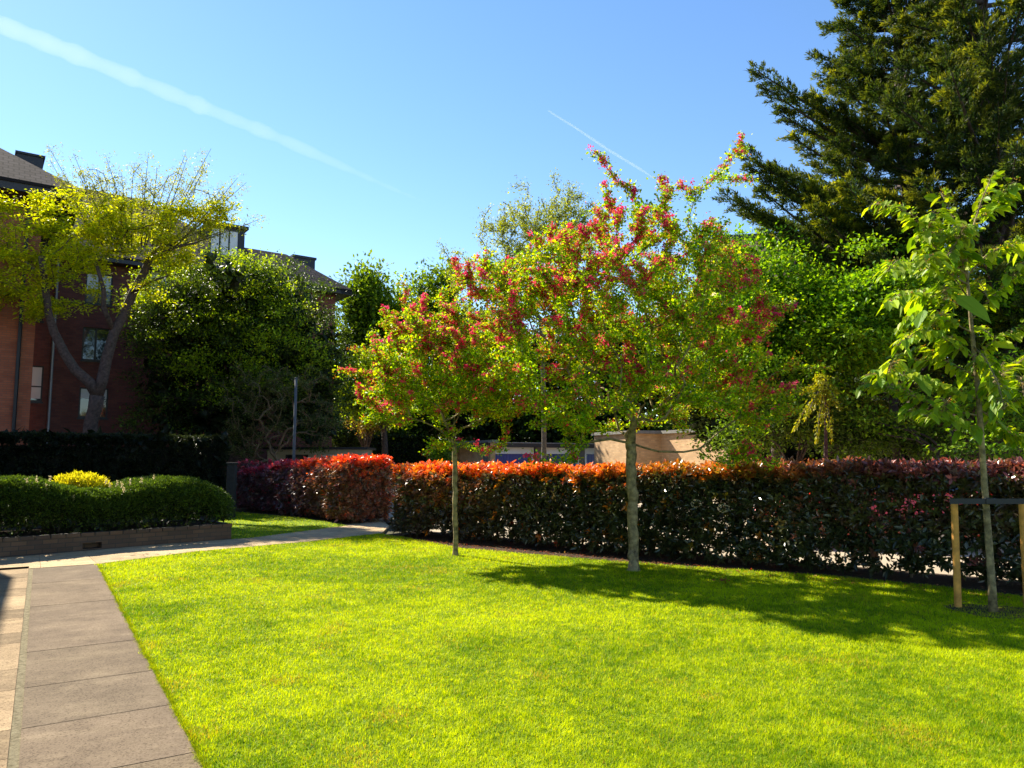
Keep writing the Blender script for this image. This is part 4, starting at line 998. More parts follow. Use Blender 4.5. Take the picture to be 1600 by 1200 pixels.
# ------------------------------------------------------------------ left gnarled tree
r = np.random.default_rng(31)
dR = 22.8; rt_ = P(142, 700, dR); base = np.array([rt_[0], dR, 0])
ro = thing('gnarled_tree', 'old forked tree with yellow green young leaves in front of the red brick flats', 'tree', tuple(map(float, base)))
trR = [base, P(141, 690, dR), P(142, 660, dR), P(148, 640, dR), P(152, 618, dR)]
limbs = [[(152, 618), (140, 598), (118, 578), (100, 555), (84, 520), (76, 490), (72, 440), (66, 400)], [(152, 618), (160, 590), (168, 560), (178, 520), (195, 490), (208, 455), (225, 425), (240, 402), (262, 380)], [(178, 520), (165, 480), (160, 450), (150, 410)], [(240, 402), (275, 385), (310, 378)], [(208, 455), (235, 440), (262, 430)], [(72, 440), (40, 410), (10, 400)]]
att = []; mb = MB()
widths = [(.17, .09), (.18, .10), (.09, .05), (.07, .03), (.06, .02), (.06, .02)]
for l, (wa, wb) in zip(limbs, widths):
    pts = [P(a, b, dR + .3 * i * (1 if len(l) > 8 else -1) * .3) + (r.normal(0, .03, 3) if 0 < i else 0) for i, (a, b) in enumerate(l)]
    if len(l) <= 6 and l[0] != (152, 618): pts[0] = P(*l[0], dR + (.3 if l[0][0] > 150 else -.3))
    mb.tube(pts, np.linspace(wa, wb, len(pts)), 10)
    att.append(np.array(pts))
mb.tube(trR, [.27, .24, .20, .20, .22], 12)
tmb = mb
blR = [blob(60, 400, 95, 60, dR, 1.6), blob(50, 460, 80, 40, dR, 1.3, .8), blob(150, 345, 110, 60, dR, 1.8, 1.1), blob(235, 360, 80, 50, dR, 1.4), blob(170, 430, 60, 40, dR, 1.0, .35), blob(40, 330, 60, 40, dR, 1.2, .9), blob(240, 410, 60, 30, dR, .9, .5), blob(60, 495, 40, 25, dR, .7, .4), blob(215, 450, 70, 14, dR, .7, .25), blob(-40, 420, 60, 70, dR, 1.5, .8)]
blT = [blob(290, 310, 75, 45, dR, .9, .8), blob(220, 290, 80, 40, dR, .9, .7), blob(330, 330, 50, 35, dR, .7, .5), blob(150, 285, 50, 25, dR, .9, .5)]
allp = np.concatenate(att); j0 = allp[np.argsort(allp[:, 2])]
cen, _ = sample_blobs(blR, 210, r, .1, 1.1)
cen2, _ = sample_blobs(blT, 70, r, .1, 1)
tips = np.array([P(a, b, dR + dd) for a, b, dd in [(75, 228, 0), (78, 250, 0), (115, 240, 0), (135, 262, 0), (150, 262, .3), (165, 243, .3), (190, 270, .2), (232, 238, -.3), (245, 262, -.2), (262, 275, .2), (330, 232, 0), (318, 262, .1), (290, 240, .3), (300, 280, .1), (385, 285, 0), (360, 305, 0), (350, 290, .3), (412, 340, -.2), (385, 352, -.1), (130, 280, -.3), (118, 265, -.3), (210, 255, .5)]])
def multi_trunk(limbs3, attract, r, rt, **kw):
    pts = [limbs3[0][0]]; trunk = []
    T = None
    pos = []; par = []
    for l in limbs3:
        for i, p in enumerate(l):
            if i == 0 and pos:
                continue
            pos.append(p); par.append(len(pos) - 2 if len(pos) > 1 else -1)
    return pos
hiT = multi_trunk(att, None, r, .1)
T = grow([p for p in hiT if p[2] > P(0, 500, dR)[2]] , np.concatenate([cen, cen2]), r, .05, .004, .3, start=0, sag=.02, bias=.0, ex=.5, up=.02)
# wood of the outer branches only
T2 = dict(T); pos = T['pos']; nt_ = T['ntrunk']
keep = np.arange(len(pos)) >= nt_
par2 = T['par'].copy(); 
def wood_sub(name, T, sel, m, parent, k=5):
    pos, par, rad = T['pos'], T['par'], T['rad']; ii = np.where(sel & (par >= 0))[0]; p = par[ii]; d = unit(pos[ii] - pos[p])
    ref = np.array([.31, .95, .05]); a = unit(np.cross(d, ref)); b = np.cross(d, a); t = np.arange(k) * 2 * math.pi / k
    cc_, ss_ = np.cos(t)[None, :, None], np.sin(t)[None, :, None]
    r0 = np.minimum(rad[p], rad[ii] * 1.3)[:, None, None]; r1 = rad[ii][:, None, None]; f = a[:, None] * cc_ + b[:, None] * ss_
    V = np.concatenate([pos[p][:, None] + r0 * f, pos[ii][:, None] + r1 * f], 1).reshape(-1, 3); j = np.arange(k); jn = (j + 1) % k
    Fq = (np.stack([j, jn, k + jn, k + j], 1)[None] + (np.arange(len(ii)) * 2 * k)[:, None, None]).reshape(-1, 4)
    return V, Fq
T['rad'] = np.minimum(T['rad'], .045)
V_, F_ = wood_sub('branches', T, keep, M['bark_brown'], ro); tmb.add(V_.tolist(), F_.tolist()); tmb.build('trunk', M['bark_brown'], ro, smooth=True)
T['rad'] = np.where(keep, T['rad'], 1)
YG = [(.52, .58, .008), (.72, .70, .012), (.30, .40, .008)]
p, d = twigs(T, 2900, r, .04, .20); dens = (p[:, 2] < P(0, 320, dR)[2]) | (r.random(len(p)) < .45)
p, d = p[dens], d[dens]
hi = p[:, 2] > P(0, 318, dR)[2]
a1 = subcloud(p[~hi], 13, .13, r, .35); addleaves('crown', a1, rdir(len(a1), r) * [1, 1, .5] + [0, 0, -.1], r, .115, .06, YG, M['leaf'], ro, jit=.22, up=1.2)
sp_pts = []
for tpn in list(tips) + [t_ + r.normal(0, .55, 3) * [1, 1, .5] - [0, 0, .35] for t_ in tips[4::2]]:
    b_ = P(215 + (tpn[0] - P(215, 400, dR)[0]) * F / dR * .35, 385, dR); mbx = (tpn + b_) / 2 + r.normal(0, .1, 3); c_ = [b_, mbx, tpn]; tmb2 = MB(); 
    tt_ = np.linspace(0, 1, 7)[:, None]; cv = (1 - tt_) ** 2 * b_ + 2 * tt_ * (1 - tt_) * mbx + tt_ ** 2 * tpn; sp_pts.append(cv); tmb2.tube(cv, np.linspace(.022, .005, 7), 5); tmb2.build('branch', M['bark_brown'], ro)
ex2 = []
for cv in sp_pts:
    u_ = r.random(85) * 5.2 + .8; i_ = np.minimum(u_.astype(int), 5); f_ = (u_ - i_)[:, None]; ex2.append(cv[i_] * (1 - f_) + cv[i_ + 1] * f_ + r.normal(0, .11, (85, 3)))
p = np.concatenate([p[hi], np.concatenate(ex2)]); hi = np.ones(len(p), bool)
a2 = subcloud(p[hi], 5, .07, r, .7); addleaves('crown_tips', a2, rdir(len(a2), r), r, .075, .03, [(.30, .34, .03), (.40, .42, .04), (.22, .24, .05)], M['leaf'], ro, jit=.25)

# ------------------------------------------------------------------ dense trees
def dense_tree(name, label, blobs, d0, trunkpx, r, nclump, per, L, W, cs_, m='leaf', sig=.28, core=1500, rt=.18, group=None, lo=.6, limbs=9, flat=.55, jit=.22, wts=None, axup=.2, cat='tree', up=.9, coreL=None, hi_=1.0, droop=0, shape='d'):
    bx = P(trunkpx, 715, d0)[:2]; t = thing(name, label, cat, (float(bx[0]), float(bx[1]), 0), group)
    cen, u = sample_blobs(blobs, nclump, r, lo, hi_)
    ok = cen[:, 2] > .25; cen, u = cen[ok], u[ok]
    pts = subcloud(cen, per, sig, r, flat); uu = np.repeat(u, per, 0); pts[:, 2] = np.maximum(pts[:, 2], .05)
    # each clump has its own slight leaf tone (age of the shoots)
    tone = np.repeat(np.exp(r.normal(0, .13, len(cen))), per)
    addleaves('crown', pts, uu * .7 + rdir(len(pts), r) + np.array([0, 0, axup]), r, L, W, cs_, M[m], t, shape, jit, up, wts, tone=tone, droop=droop)
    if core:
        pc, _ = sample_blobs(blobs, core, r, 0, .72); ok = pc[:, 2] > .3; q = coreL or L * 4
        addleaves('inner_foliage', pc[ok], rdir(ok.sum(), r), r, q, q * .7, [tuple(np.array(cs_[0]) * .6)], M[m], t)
    top = max(b[0][2] for b in blobs); mb = MB(); b0 = np.array([bx[0], bx[1], 0.])
    cmean = np.mean([b[0] for b in blobs], axis=0); fk = np.array([bx[0], bx[1], max(.8, cmean[2] * .55)])
    mb.tube([b0 - [0, 0, .05], b0 * .5 + fk * .5 + [*r.normal(0, .05, 2), 0], fk, np.array([*(fk[:2] * .5 + cmean[:2] * .5), cmean[2]])], [rt * 1.3, rt, rt * .8, rt * .4], 10)
    idx = r.choice(len(cen), min(limbs, len(cen)), replace=False)
    for i in idx:
        e = cen[i]; s = b0 * .35 + fk * .65 if e[2] < fk[2] else fk; mid = s * .5 + e * .5 + np.array([0, 0, .12 * np.linalg.norm(e - s)]); mb.tube([s, mid, e], [rt * .4, rt * .22, .015], 6)
    mb.build('trunk', M['bark_brown'], t, smooth=True); return t
r = np.random.default_rng(41)
EG = [(.022, .042, .008), (.05, .09, .010), (.10, .16, .010)]
dense_tree('evergreen_tree', 'large dark glossy evergreen tree in front of the brick flats, sunlit leaves painted light green on top', [blob(385, 470, 130, 62, 28, 2.4), blob(300, 500, 85, 75, 27.4, 2), blob(450, 535, 75, 70, 28, 2), blob(380, 570, 140, 80, 28, 2.4), blob(270, 590, 55, 90, 27.4, 1.5), blob(470, 610, 65, 75, 28, 1.8), blob(330, 660, 120, 50, 27.4, 1.8), blob(415, 440, 40, 20, 28, 1.2, .8), blob(350, 425, 50, 28, 25, 1.2, .8), blob(490, 665, 50, 35, 27, 1.2), blob(515, 560, 22, 70, 28, 1.0, .8)], 28, 370, r, 520, 95, .105, .06, EG, 'leaf_gloss', .26, 3500, .3, jit=.3, limbs=14, lo=.75, hi_=1.12)
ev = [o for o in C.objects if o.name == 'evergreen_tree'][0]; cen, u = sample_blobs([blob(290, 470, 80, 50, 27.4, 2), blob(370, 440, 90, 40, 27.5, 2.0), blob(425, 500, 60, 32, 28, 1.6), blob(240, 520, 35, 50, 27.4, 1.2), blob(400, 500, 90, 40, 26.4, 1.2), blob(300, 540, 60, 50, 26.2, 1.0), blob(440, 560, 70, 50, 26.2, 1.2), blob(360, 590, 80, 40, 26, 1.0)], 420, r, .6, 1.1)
pts = subcloud(cen, 50, .22, r, .5); addleaves('sunlit_leaves', pts, rdir(len(pts), r) + [0, 0, .3], r, .10, .055, [(.24, .36, .008), (.38, .48, .010), (.14, .24, .008)], M['leaf'], ev, jit=.3)  # lighter greens paint sunlight onto the upper crown
# grey green shrub with bare crooked twigs, in front of it
blG = [blob(430, 640, 90, 60, 24.6, 1.3), blob(400, 600, 60, 35, 24.6, 1), blob(470, 600, 50, 35, 24.6, .9), blob(385, 690, 45, 35, 24.6, .8), blob(510, 660, 28, 38, 24.6, .6), blob(395, 735, 22, 30, 24.6, .5, .4)]
gs = thing('arching_shrub', 'tall arching grey green shrub with bare pale twigs around the slim column', 'shrub', tuple(map(float, (P(440, 715, 24.8)[0], 24.8, 0))))
cen, _ = sample_blobs(blG, 330, r, .2, 1); b0 = np.array([P(440, 715, 24.8)[0], 24.8, 0]); T = grow([b0, b0 + [0, 0, .7], b0 + [0.05, 0, 1.1]], cen, r, .07, .006, .25, sag=.18, bias=.2)
wood('stems', T, M['twig'], gs, 4, ktrunk=8)
p, d = twigs(T, 1700, r, .02, .06); p = subcloud(p, 9, .085, r, .4); addleaves('foliage', p, rdir(len(p), r) * [1, 1, .4], r, .075, .035, [(.09, .12, .03), (.20, .22, .07), (.04, .06, .02)], M['leaf_gloss'], gs, jit=.3, up=1.5)

# ------------------------------------------------------------------ conifers
def conifer(name, label, px, d0, ztop, Lz, r, nbr, explicit=(), cs_=None, zlo=1.2, per=72, gold=.30, dens=1.15, side=None):
    bx = P(px, 715, d0)[:2]; t = thing(name, label, 'tree', (float(bx[0]), float(bx[1]), 0))
    tp = np.array([[bx[0], bx[1], z] for z in np.linspace(-.05, ztop, 10)]); tp[1:, :2] += r.normal(0, .04, (9, 2)); mb = MB(); mb.tube(tp, np.linspace(.36, .02, 10), 10)
    B = []
    for i in range(nbr):
        z = zlo + (ztop - zlo) * ((i + r.random()) / nbr) ** 1.0; az = i * 2.399 + r.normal(0, .3); L = max(.25, Lz(z)) * r.uniform(.72, 1.12)
        e = np.array([bx[0] + math.cos(az) * L, bx[1] + math.sin(az) * L, z + L * r.uniform(.0, .45)]); B.append((z - .12 * L, e, L))
    for (ex_, ey, dd) in explicit:
        e = P(ex_, ey, d0 + dd); L = math.hypot(e[0] - bx[0], e[1] - bx[1]); B.append((e[2] - L * .42, e, L))
    pos = []; ax = []; gd = []
    for z0, e, L in B:
        s = np.array([bx[0], bx[1], max(.4, z0)]); mid = s * .45 + e * .55; mid[2] -= L * .07
        k = 8; tt = np.linspace(0, 1, k)[:, None]; cur = (1 - tt) ** 2 * s + 2 * tt * (1 - tt) * mid + tt ** 2 * e
        mb.tube(cur, np.linspace(.05 + .008 * L, .008, k), 5, False)
        ns = int(dens * (7 + 6.5 * L)); g0 = r.random() < gold
        for j in range(ns):
            u = .18 + .82 * ((j + r.random()) / ns) ** .8; c = (1 - u) ** 2 * s + 2 * u * (1 - u) * mid + u * u * e; dr = unit(2 * (1 - u) * (mid - s) + 2 * u * (e - mid))
            sd = unit(np.cross(dr, [0, 0, 1])) * r.choice([-1, 1]); sl = (.30 + .28 * min(L, 3) * (1 - u) ** .7) * r.uniform(.6, 1.25)
            sdir_ = unit(dr * .75 + sd * r.uniform(.1, 1.0) + np.array([0, 0, r.uniform(-.25, .5)]))
            q = r.random(per) ** .8; cc = c + sdir_ * (q * sl)[:, None] + np.array([0, 0, -.18]) * (q ** 2 * sl)[:, None] + r.normal(0, 1, (per, 3)) * np.array([.055, .055, .04]) * (1.25 - q)[:, None]
            pos.append(cc); ax.append(unit(sdir_ * .9 + r.normal(0, .45, (per, 3)) + [0, 0, .1])); gd.append(np.clip((q - .35) * 1.3, 0, 1) * (1.0 if g0 else .3) * (.35 + .65 * u))
        # bare whippy tip
        mb.tube([e, e + unit(e - mid) * .28 + [0, 0, .06]], [.008, .003], 4, False)
    pos = np.concatenate(pos); ax = np.concatenate(ax); gd = np.concatenate(gd); n = len(pos)
    dk = palette(n, cs_[:2], r, .2); gl = palette(n, cs_[2:], r, .2); col = mixc(dk, gl, np.clip(gd, 0, 1))
    V, Fc, cc = leaves(pos, ax, unit(rdir(n, r) + [0, 0, .8]), .105 * np.exp(r.normal(0, .25, n)), .026 * np.exp(r.normal(0, .2, n)), col)
    npmesh('crown', V, Fc, M['needle'], t, cc); mb.build('trunk', M['bark_brown'], t, smooth=True)
    return t
r = np.random.default_rng(55)
CN = [(.018, .042, .014), (.045, .085, .016), (.24, .30, .010), (.44, .42, .014)]
ex = [(1180, 108, -1), (1200, 140, -1), (1215, 175, -.5), (1275, 88, .5), (1290, 118, 0), (1268, 152, -.6), (1240, 215, -.8), (1165, 240, -1.2), (1175, 262, -.8), (1200, 285, -1), (1135, 305, -1.4), (1165, 318, -1.5), (1210, 345, -1.5), (1345, 30, 0), (1340, 60, .5), (1355, 5, -.3), (1320, 95, -.6), (1310, 170, -1), (1255, 300, -1.8), (1300, 250, -2), (1230, 385, -1.6), (1280, 395, -2), (1350, 300, -2.4), (1400, 220, -2.4), (1420, 330, -2.6), (1370, 140, -2)]
conifer('conifer_tree', 'huge dark conifer with long upswept branches reaching left against the sky', 1440, 19, 19, lambda z: min(4.2, max(0, 18.5 - z) * .27 + max(0, 10 - z) * .35 + .2), r, 215, ex, CN, 1.5)
conifer('conifer_tree', 'second dark conifer crowding the upper right corner of the picture', 1585, 16.5, 17, lambda z: min(3.4, (18 - z) * .30 + .2), r, 150, [(1480, 60, -1.2), (1500, 130, -1.6), (1470, 200, -1.4), (1520, 250, -2), (1490, 20, -1), (1560, 180, -2.4), (1550, 80, -2.2)], [CN[0], (.04, .075, .018), (.20, .24, .012), (.34, .33, .014)], 1.5)
# golden hanging conifer
gb = thing('golden_cypress', 'small golden yellow weeping cypress behind the right part of the hedge', 'tree', tuple(map(float, (P(1290, 715, 14.8)[0], 14.8, 0))))
b0 = np.array([P(1290, 715, 14.8)[0], 14.8, 0]); mb = MB(); mb.tube([b0, b0 + [0, 0, 1.5], P(1290, 590, 14.8)], [.05, .04, .015], 8); ps = []; axx = []
for (px, py, qx, qy) in [(1290, 600, 1262, 640), (1290, 598, 1250, 612), (1290, 610, 1300, 690), (1288, 605, 1275, 690), (1290, 600, 1312, 640), (1285, 600, 1240, 672), (1292, 595, 1275, 590), (1290, 600, 1285, 660), (1290, 610, 1305, 612), (1285, 604, 1258, 655)]:
    a, b = P(px, py, 14.8), P(qx, qy, 14.6 + r.uniform(-.3, .3)); mb.tube([a, (a + b) / 2 + [0, 0, .06], b], [.012, .009, .003], 4, False); n = 170; q = r.random(n)[:, None]
    ps.append(a * (1 - q) + b * q + r.normal(0, .06, (n, 3)) * (1.2 - q)); axx.append(unit(np.tile(b - a, (n, 1)) * .8 + r.normal(0, .35, (n, 3))))
ps = np.concatenate(ps); axx = np.concatenate(axx)
V, Fc, cc = leaves(ps, axx, rdir(len(ps), r), .08, .028, palette(len(ps), [(.30, .33, .010), (.20, .25, .012), (.48, .44, .015)], r, .2)); npmesh('crown', V, Fc, M['leaf'], gb, cc); mb.build('trunk', M['bark_brown'], gb)

# broadleaf trees on the right, below the conifers
MG = [(.08, .20, .008), (.18, .36, .010), (.32, .50, .012)]
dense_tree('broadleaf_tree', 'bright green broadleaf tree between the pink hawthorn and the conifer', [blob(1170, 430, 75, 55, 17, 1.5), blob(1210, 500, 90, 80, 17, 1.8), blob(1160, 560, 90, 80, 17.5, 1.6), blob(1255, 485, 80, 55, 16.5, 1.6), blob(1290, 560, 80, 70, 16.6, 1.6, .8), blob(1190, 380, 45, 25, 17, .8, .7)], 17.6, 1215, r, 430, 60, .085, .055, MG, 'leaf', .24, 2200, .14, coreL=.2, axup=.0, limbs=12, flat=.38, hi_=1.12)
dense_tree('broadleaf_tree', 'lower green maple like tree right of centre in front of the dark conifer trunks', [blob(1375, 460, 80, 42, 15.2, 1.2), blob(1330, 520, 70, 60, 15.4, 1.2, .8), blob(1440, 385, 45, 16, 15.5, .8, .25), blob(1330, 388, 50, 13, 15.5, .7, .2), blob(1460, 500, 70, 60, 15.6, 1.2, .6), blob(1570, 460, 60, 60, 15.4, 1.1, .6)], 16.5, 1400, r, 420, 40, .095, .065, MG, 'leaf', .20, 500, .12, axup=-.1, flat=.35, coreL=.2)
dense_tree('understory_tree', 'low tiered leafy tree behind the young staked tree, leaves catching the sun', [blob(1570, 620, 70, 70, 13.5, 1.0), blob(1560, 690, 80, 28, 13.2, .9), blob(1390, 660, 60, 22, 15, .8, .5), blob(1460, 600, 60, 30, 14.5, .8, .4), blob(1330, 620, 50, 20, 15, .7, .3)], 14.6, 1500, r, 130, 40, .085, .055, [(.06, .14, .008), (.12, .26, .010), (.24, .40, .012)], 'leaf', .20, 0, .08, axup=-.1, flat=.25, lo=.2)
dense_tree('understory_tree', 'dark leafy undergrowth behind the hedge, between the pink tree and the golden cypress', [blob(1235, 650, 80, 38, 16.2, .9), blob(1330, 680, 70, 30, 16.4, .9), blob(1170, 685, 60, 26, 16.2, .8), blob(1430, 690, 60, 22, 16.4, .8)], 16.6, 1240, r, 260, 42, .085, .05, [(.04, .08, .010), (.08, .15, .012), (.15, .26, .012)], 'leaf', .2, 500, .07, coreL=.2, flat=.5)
# ------------------------------------------------------------------ background trees
DG = [(.035, .055, .012), (.055, .085, .014), (.08, .12, .016)]
DG2 = [(.06, .11, .010), (.12, .20, .010), (.20, .30, .012)]
bgk = dict(per=42, L=.26, W=.15, sig=.42, group='trees beyond the garages')
def bgt(name, label, blobs, d, px, n, cs_, **k):
    a = dict(bgk); a.update(k); a['coreL'] = min(a.get('coreL', .6), .6); return dense_tree(name, label, blobs, d, px, r, n, a['per'], a['L'], a['W'], cs_, a.get('m', 'leaf'), a['sig'], a.get('core', 900), .17, a['group'], coreL=a['coreL'], flat=a.get('flat', .6))
bgt('column_tree', 'dark green column shaped tree right of the roof corner of the flats', [blob(570, 480, 42, 50, 42, 1.8), blob(572, 445, 22, 22, 42, 1), blob(560, 550, 45, 60, 42, 2), blob(600, 520, 40, 60, 42, 2)], 42, 575, 260, DG2, flat=1.1)
bgt('tall_tree', 'tall dark tree with ragged top behind the small pink hawthorn', [blob(690, 460, 35, 50, 46, 2), blob(660, 500, 60, 60, 46, 2.5), blob(720, 540, 60, 70, 46, 2.5), blob(650, 590, 70, 70, 46, 2.5), blob(700, 425, 15, 18, 46, .8)], 46, 680, 300, DG2, flat=1.0)
bgt('lime_green_tree', 'bright yellow green tree behind the left side of the small hawthorn', [blob(590, 600, 52, 50, 36, 1.7), blob(560, 625, 28, 30, 36, 1), blob(625, 560, 40, 35, 36, 1.2), blob(600, 640, 40, 20, 36, 1)], 36.5, 600, 170, [(.30, .42, .012), (.42, .50, .016)], L=.17, W=.11)
bgt('russet_shrub', 'russet and yellow shrub above the cream cabin', [blob(568, 664, 26, 16, 37.5, .8), blob(585, 660, 18, 14, 37.5, .8)], 38, 572, 40, [(.30, .20, .06), (.42, .36, .05), (.25, .12, .06)], L=.14, W=.07, sig=.2, core=80, coreL=.3)
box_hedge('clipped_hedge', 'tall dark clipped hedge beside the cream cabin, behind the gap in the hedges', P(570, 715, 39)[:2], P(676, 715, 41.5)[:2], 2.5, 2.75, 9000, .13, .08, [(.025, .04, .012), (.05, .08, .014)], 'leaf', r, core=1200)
bgt('dark_tree', 'dark tree closing the gap between the flats and the lime green tree', [blob(535, 640, 28, 60, 43, 2), blob(545, 690, 30, 40, 42, 1.6)], 42.5, 540, 120, DG)
bgt('dark_tree', 'low dark tree mass behind the clipped hedge and the lime green tree', [blob(600, 680, 60, 35, 46, 2), blob(650, 660, 50, 50, 46, 2), blob(740, 640, 50, 60, 46, 2)], 46, 620, 200, DG)
bgt('round_tree', 'mid green bushy tree behind the clipped hedge and small hawthorn trunk', [blob(660, 650, 45, 40, 43, 1.8), blob(625, 690, 25, 22, 42, 1), blob(700, 640, 40, 45, 44, 1.6)], 43.5, 660, 120, [(.05, .10, .014), (.08, .15, .016)])
shrub('small_bush', 'small fresh green bush left of the buff wall behind the hedge', 'bush', [blob(692, 706, 18, 14, 34, .5)], 700, .13, .08, [(.16, .30, .02), (.25, .40, .02)], r, 'leaf', core=50, sig=.1, baseat=P(692, 715, 34)[:2])
for (pxs, lab, cs_) in [((760, 560, 70, 110), 'dark tree behind the blue garages, left one', DG), ((860, 580, 80, 100), 'dark tree behind the blue garages, middle one', DG), ((960, 560, 80, 120), 'dark tree behind the buff brick store', DG), ((1060, 540, 90, 130), 'dark tree behind the right end of the buff store', DG2), ((1180, 570, 110, 110), 'dark tree behind the bright broadleaf tree', DG), ((1330, 560, 110, 130), 'dark tree behind the conifer trunks', DG), ((1480, 540, 110, 150), 'dark tree behind the young staked tree', DG), ((1620, 540, 100, 170), 'dark tree at the far right edge', DG)]:
    px, py, rx, ry = pxs; d = 44 if px < 1150 else 26; k = 1.0 if d == 44 else .6
    bgt('woodland_tree', lab, [blob(px, py, rx * .9, ry * .75, d, 3 * k), blob(px - rx * .3, py + ry * .75, rx * .9, ry * .5, d - 1, 2.5 * k), blob(px + rx * .3, py + ry * 1.1, rx * .9, ry * .4, d - 1, 2.5 * k)], d, px, 200, cs_, coreL=1.1 * k, core=1600, L=.26 * k, W=.16 * k, sig=.45 * k)
# dark holly mass under the right trees
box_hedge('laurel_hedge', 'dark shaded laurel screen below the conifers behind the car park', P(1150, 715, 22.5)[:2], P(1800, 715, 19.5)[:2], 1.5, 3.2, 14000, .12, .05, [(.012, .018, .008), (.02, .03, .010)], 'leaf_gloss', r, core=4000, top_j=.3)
# airy tree behind the big hawthorn
dA = 30.0; at = thing('airy_tree', 'tall airy tree with fine sparse foliage rising behind the big pink hawthorn', 'tree', tuple(map(float, (P(850, 715, dA)[0], dA, 0))))
b0 = np.array([P(850, 715, dA)[0], dA, 0]); blA = [blob(850, 370, 75, 60, dA, 1.8), blob(800, 360, 50, 50, dA, 1.4), blob(890, 340, 45, 50, dA, 1.3), blob(830, 440, 90, 50, dA, 1.8), blob(720, 420, 30, 35, dA, .9, .5), blob(740, 470, 40, 40, dA, 1, .5)]
cen, _ = sample_blobs(blA, 560, r, .1, 1.05); tips = np.array([P(a, b, dA) for a, b in [(865, 272), (800, 292), (825, 292), (910, 300), (890, 285), (755, 340), (748, 370), (690, 380), (700, 400), (925, 320)]])
T = grow([b0, P(850, 640, dA), P(848, 560, dA), P(845, 500, dA)], np.concatenate([cen, tips]), r, .10, .007, .4, sag=.0, up=.05)
wood('trunk', T, M['bark'], at, 4)
p, d = twigs(T, 6500, r, .03, .2); p = subcloud(p, 4, .09, r); addleaves('crown', p, rdir(len(p), r) + [0, 0, .3], r, .10, .05, [(.22, .27, .03), (.32, .36, .04)], M['leaf'], at, jit=.25)

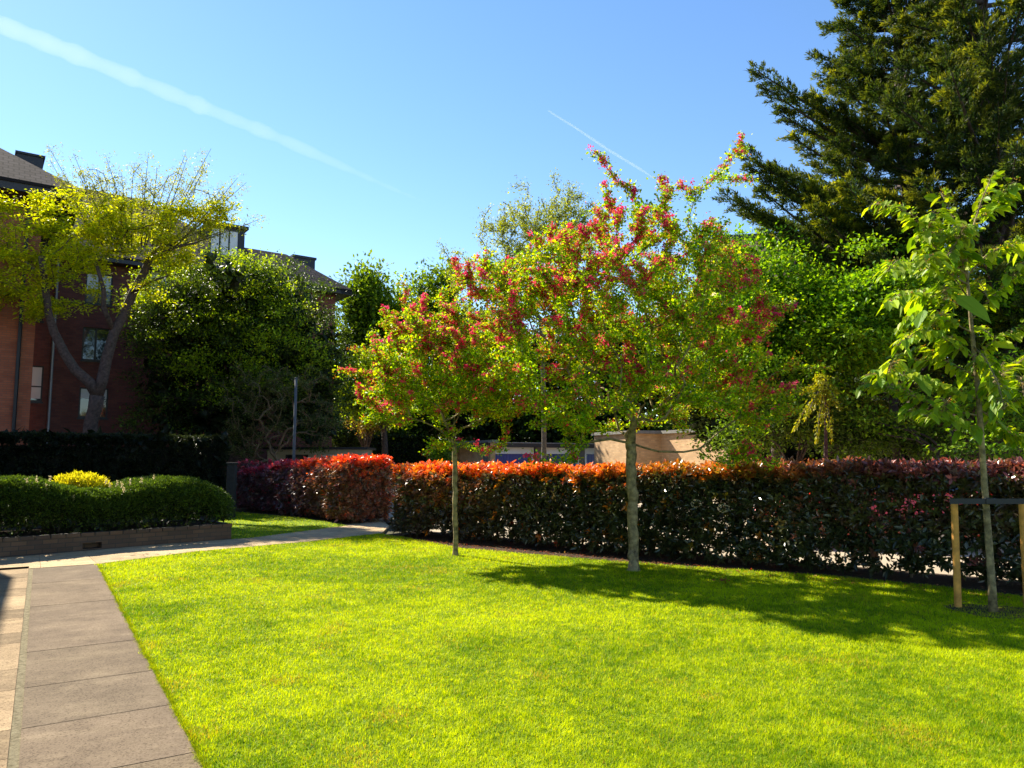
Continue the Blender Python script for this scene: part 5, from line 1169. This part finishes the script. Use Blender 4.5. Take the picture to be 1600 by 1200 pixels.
# ------------------------------------------------------------------ red car behind the hedge
def car(x0, y0, rz):
    t = thing('parked_car', 'bright red parked car seen in glimpses through the hedge', 'car', (x0, y0, 0), rz=rz)
    red = bpy.data.materials.new('red_paint'); red.use_nodes = True; b = red.node_tree.nodes['Principled BSDF']; b.inputs['Base Color'].default_value = (.70, .025, .012, 1); b.inputs['Roughness'].default_value = .25; b.inputs['Coat Weight'].default_value = .8
    L = 3.9; W = .84
    prof = [(0, .32), (.02, .62), (.18, .80), (.95, .93), (1.55, 1.42), (1.9, 1.50), (2.9, 1.49), (3.45, 1.30), (3.78, .95), (3.88, .85), (3.9, .45), (3.85, .25), (.1, .22)]
    mb = MB(); n = len(prof)
    def yw(z, s): return s * (W - max(0, z - .85) * .32 - .04 * (z < .3))
    rings = []
    V = []
    for s, k in ((-1, .90), (-1, 1.0), (1, 1.0), (1, .90)):
        cx, cz = 1.95, .8
        V += [(cx + (x - cx) * (.985 if k < 1 else .97) if k == 1 else cx + (x - cx) * 1.0, yw(z, s) * (1 if k == 1 else .9), z if k == 1 else z + (.015 if z > 1.2 else 0)) for x, z in prof]
    Fc = []
    for ring in range(3):
        for i in range(n): Fc.append((ring * n + i, ring * n + (i + 1) % n, (ring + 1) * n + (i + 1) % n, (ring + 1) * n + i))
    # order rings: outer side -, inner -, inner +, outer +  -> close the sides
    V2 = V[n:2 * n] + V[0:n] + V[3 * n:4 * n] + V[2 * n:3 * n]
    Fc.append(tuple(range(n))); Fc.append(tuple(range(3 * n, 4 * n))[::-1])
    mb.add(V2, Fc); body = ident(mb.build('body', red, t, bevel=.0))
    for s in (-1, 1):
        mb = MB(); q = lambda x, z: (x, yw(z, s) + s * .006, z)
        for poly in ([(1.2, .98), (1.68, 1.38), (2.2, 1.42), (2.2, .98)], [(2.28, .98), (2.28, 1.42), (2.9, 1.40), (3.35, 1.2), (3.4, 1.0)]):
            mb.add([q(*p) for p in poly] + [(p[0], q(*p)[1] - s * .02, p[1]) for p in poly], [tuple(range(len(poly)))] + [(i, (i + 1) % len(poly), len(poly) + (i + 1) % len(poly), len(poly) + i) for i in range(len(poly))])
        ident(mb.build('side_window', M['glass'], t))
    for nm, a, b in (('windscreen', (1.02, .99), (1.5, 1.37)), ('rear_window', (3.72, 1.02), (3.5, 1.26))):
        mb = MB(); dz = .012; mb.add([(a[0] - dz, -.66, a[1] + dz), (a[0] - dz, .66, a[1] + dz), (b[0] - dz, .56, b[1] + dz), (b[0] - dz, -.56, b[1] + dz)] if nm == 'windscreen' else [(a[0] + dz, -.66, a[1] + dz), (a[0] + dz, .66, a[1] + dz), (b[0] + dz, .56, b[1] + dz), (b[0] + dz, -.56, b[1] + dz)], [(0, 1, 2, 3)]); ident(mb.build(nm, M['glass'], t))
    tyre = plain('tyre_rubber', (.02, .02, .02), .9, .1, 8); rimm = plain('alloy', (.6, .6, .62), .3, .05, 5, metal=.8)
    for x in (.75, 3.1):
        for s in (-1, 1):
            y = s * .76; mb = MB(); mb.tube([(x, y - .1, .31), (x, y - .085, .31), (x, y + .085, .31), (x, y + .1, .31)], [.27, .31, .31, .27], 24); w_ = ident(mb.build('wheel', tyre, t))
            mb = MB(); mb.tube([(x, y + s * .095, .31), (x, y + s * .108, .31)], [.20, .19], 20)
            for k in range(5):
                a = k * 1.2566; mb.box((-.02, -.004, .02), (.02, .008, .17), Matrix.Translation((x, y + s * .11, .31)) @ Matrix.Rotation(a, 4, 'Y'))
            ident(mb.build('rim', rimm, w_))
    for s in (-1, 1):
        mb = MB(); mb.box((-.01 + .03, s * .55 - .14, .62), (.14, s * .55 + .14, .76)); ident(mb.build('headlight', M['white'], t, bevel=.02))
        mb = MB(); mb.box((3.8, s * .66 - .08, .8), (3.91, s * .66 + .08, .98)); ident(mb.build('tail_light', plain('red_lens', (.4, .01, .01), .2, .1), t, bevel=.01))
    return t
cq = P(1178, 715, 14.4)
car(float(cq[0]), 14.6, math.atan2(hd[1], hd[0]) * .45)

# ------------------------------------------------------------------ contrails, high above
def contrail(label, pts, d, radii, dens, wob=.22):
    m = bpy.data.materials.new('ice_cloud'); m.use_nodes = True; t = m.node_tree; t.nodes.clear()
    o_ = t.nodes.new('ShaderNodeOutputMaterial'); v = t.nodes.new('ShaderNodeVolumeScatter'); v.inputs['Color'].default_value = (1, 1, 1, 1); v.inputs['Density'].default_value = dens; v.inputs['Anisotropy'].default_value = .2
    t.links.new(v.outputs[0], o_.inputs['Volume'])
    rr = np.random.default_rng(9); P3 = np.array([P(a, b, d) for a, b in pts]); k = 60; tt = np.linspace(0, len(pts) - 1, k); cur = np.column_stack([np.interp(tt, range(len(pts)), P3[:, i]) for i in range(3)]); rad = np.interp(tt, range(len(pts)), radii) * d / F
    rad = rad * (1 + wob * (vnoise(tt * 5, tt * 0, .7, 71) - .5) * 2) ; rad[0] *= .3; rad[-1] *= .1
    mb = MB(); mb.tube(cur, list(rad), 16); o = mb.build('contrail', m, smooth=True); tag(o, label, 'contrail'); return o
contrail('broad fading white vapour trail sloping down from the upper left corner', [(-260, -80), (0, 38), (150, 98), (300, 160), (430, 213), (540, 262), (620, 298), (670, 318)], 6000, [19, 16, 13.5, 12, 9, 6, 3, 1], .00062, .34)
contrail('short thin white vapour trail above the big pink hawthorn', [(855, 172), (900, 200), (950, 234), (1000, 264), (1030, 284)], 6000, [1.6, 2.0, 2.2, 2.2, 1], .0060, .06)
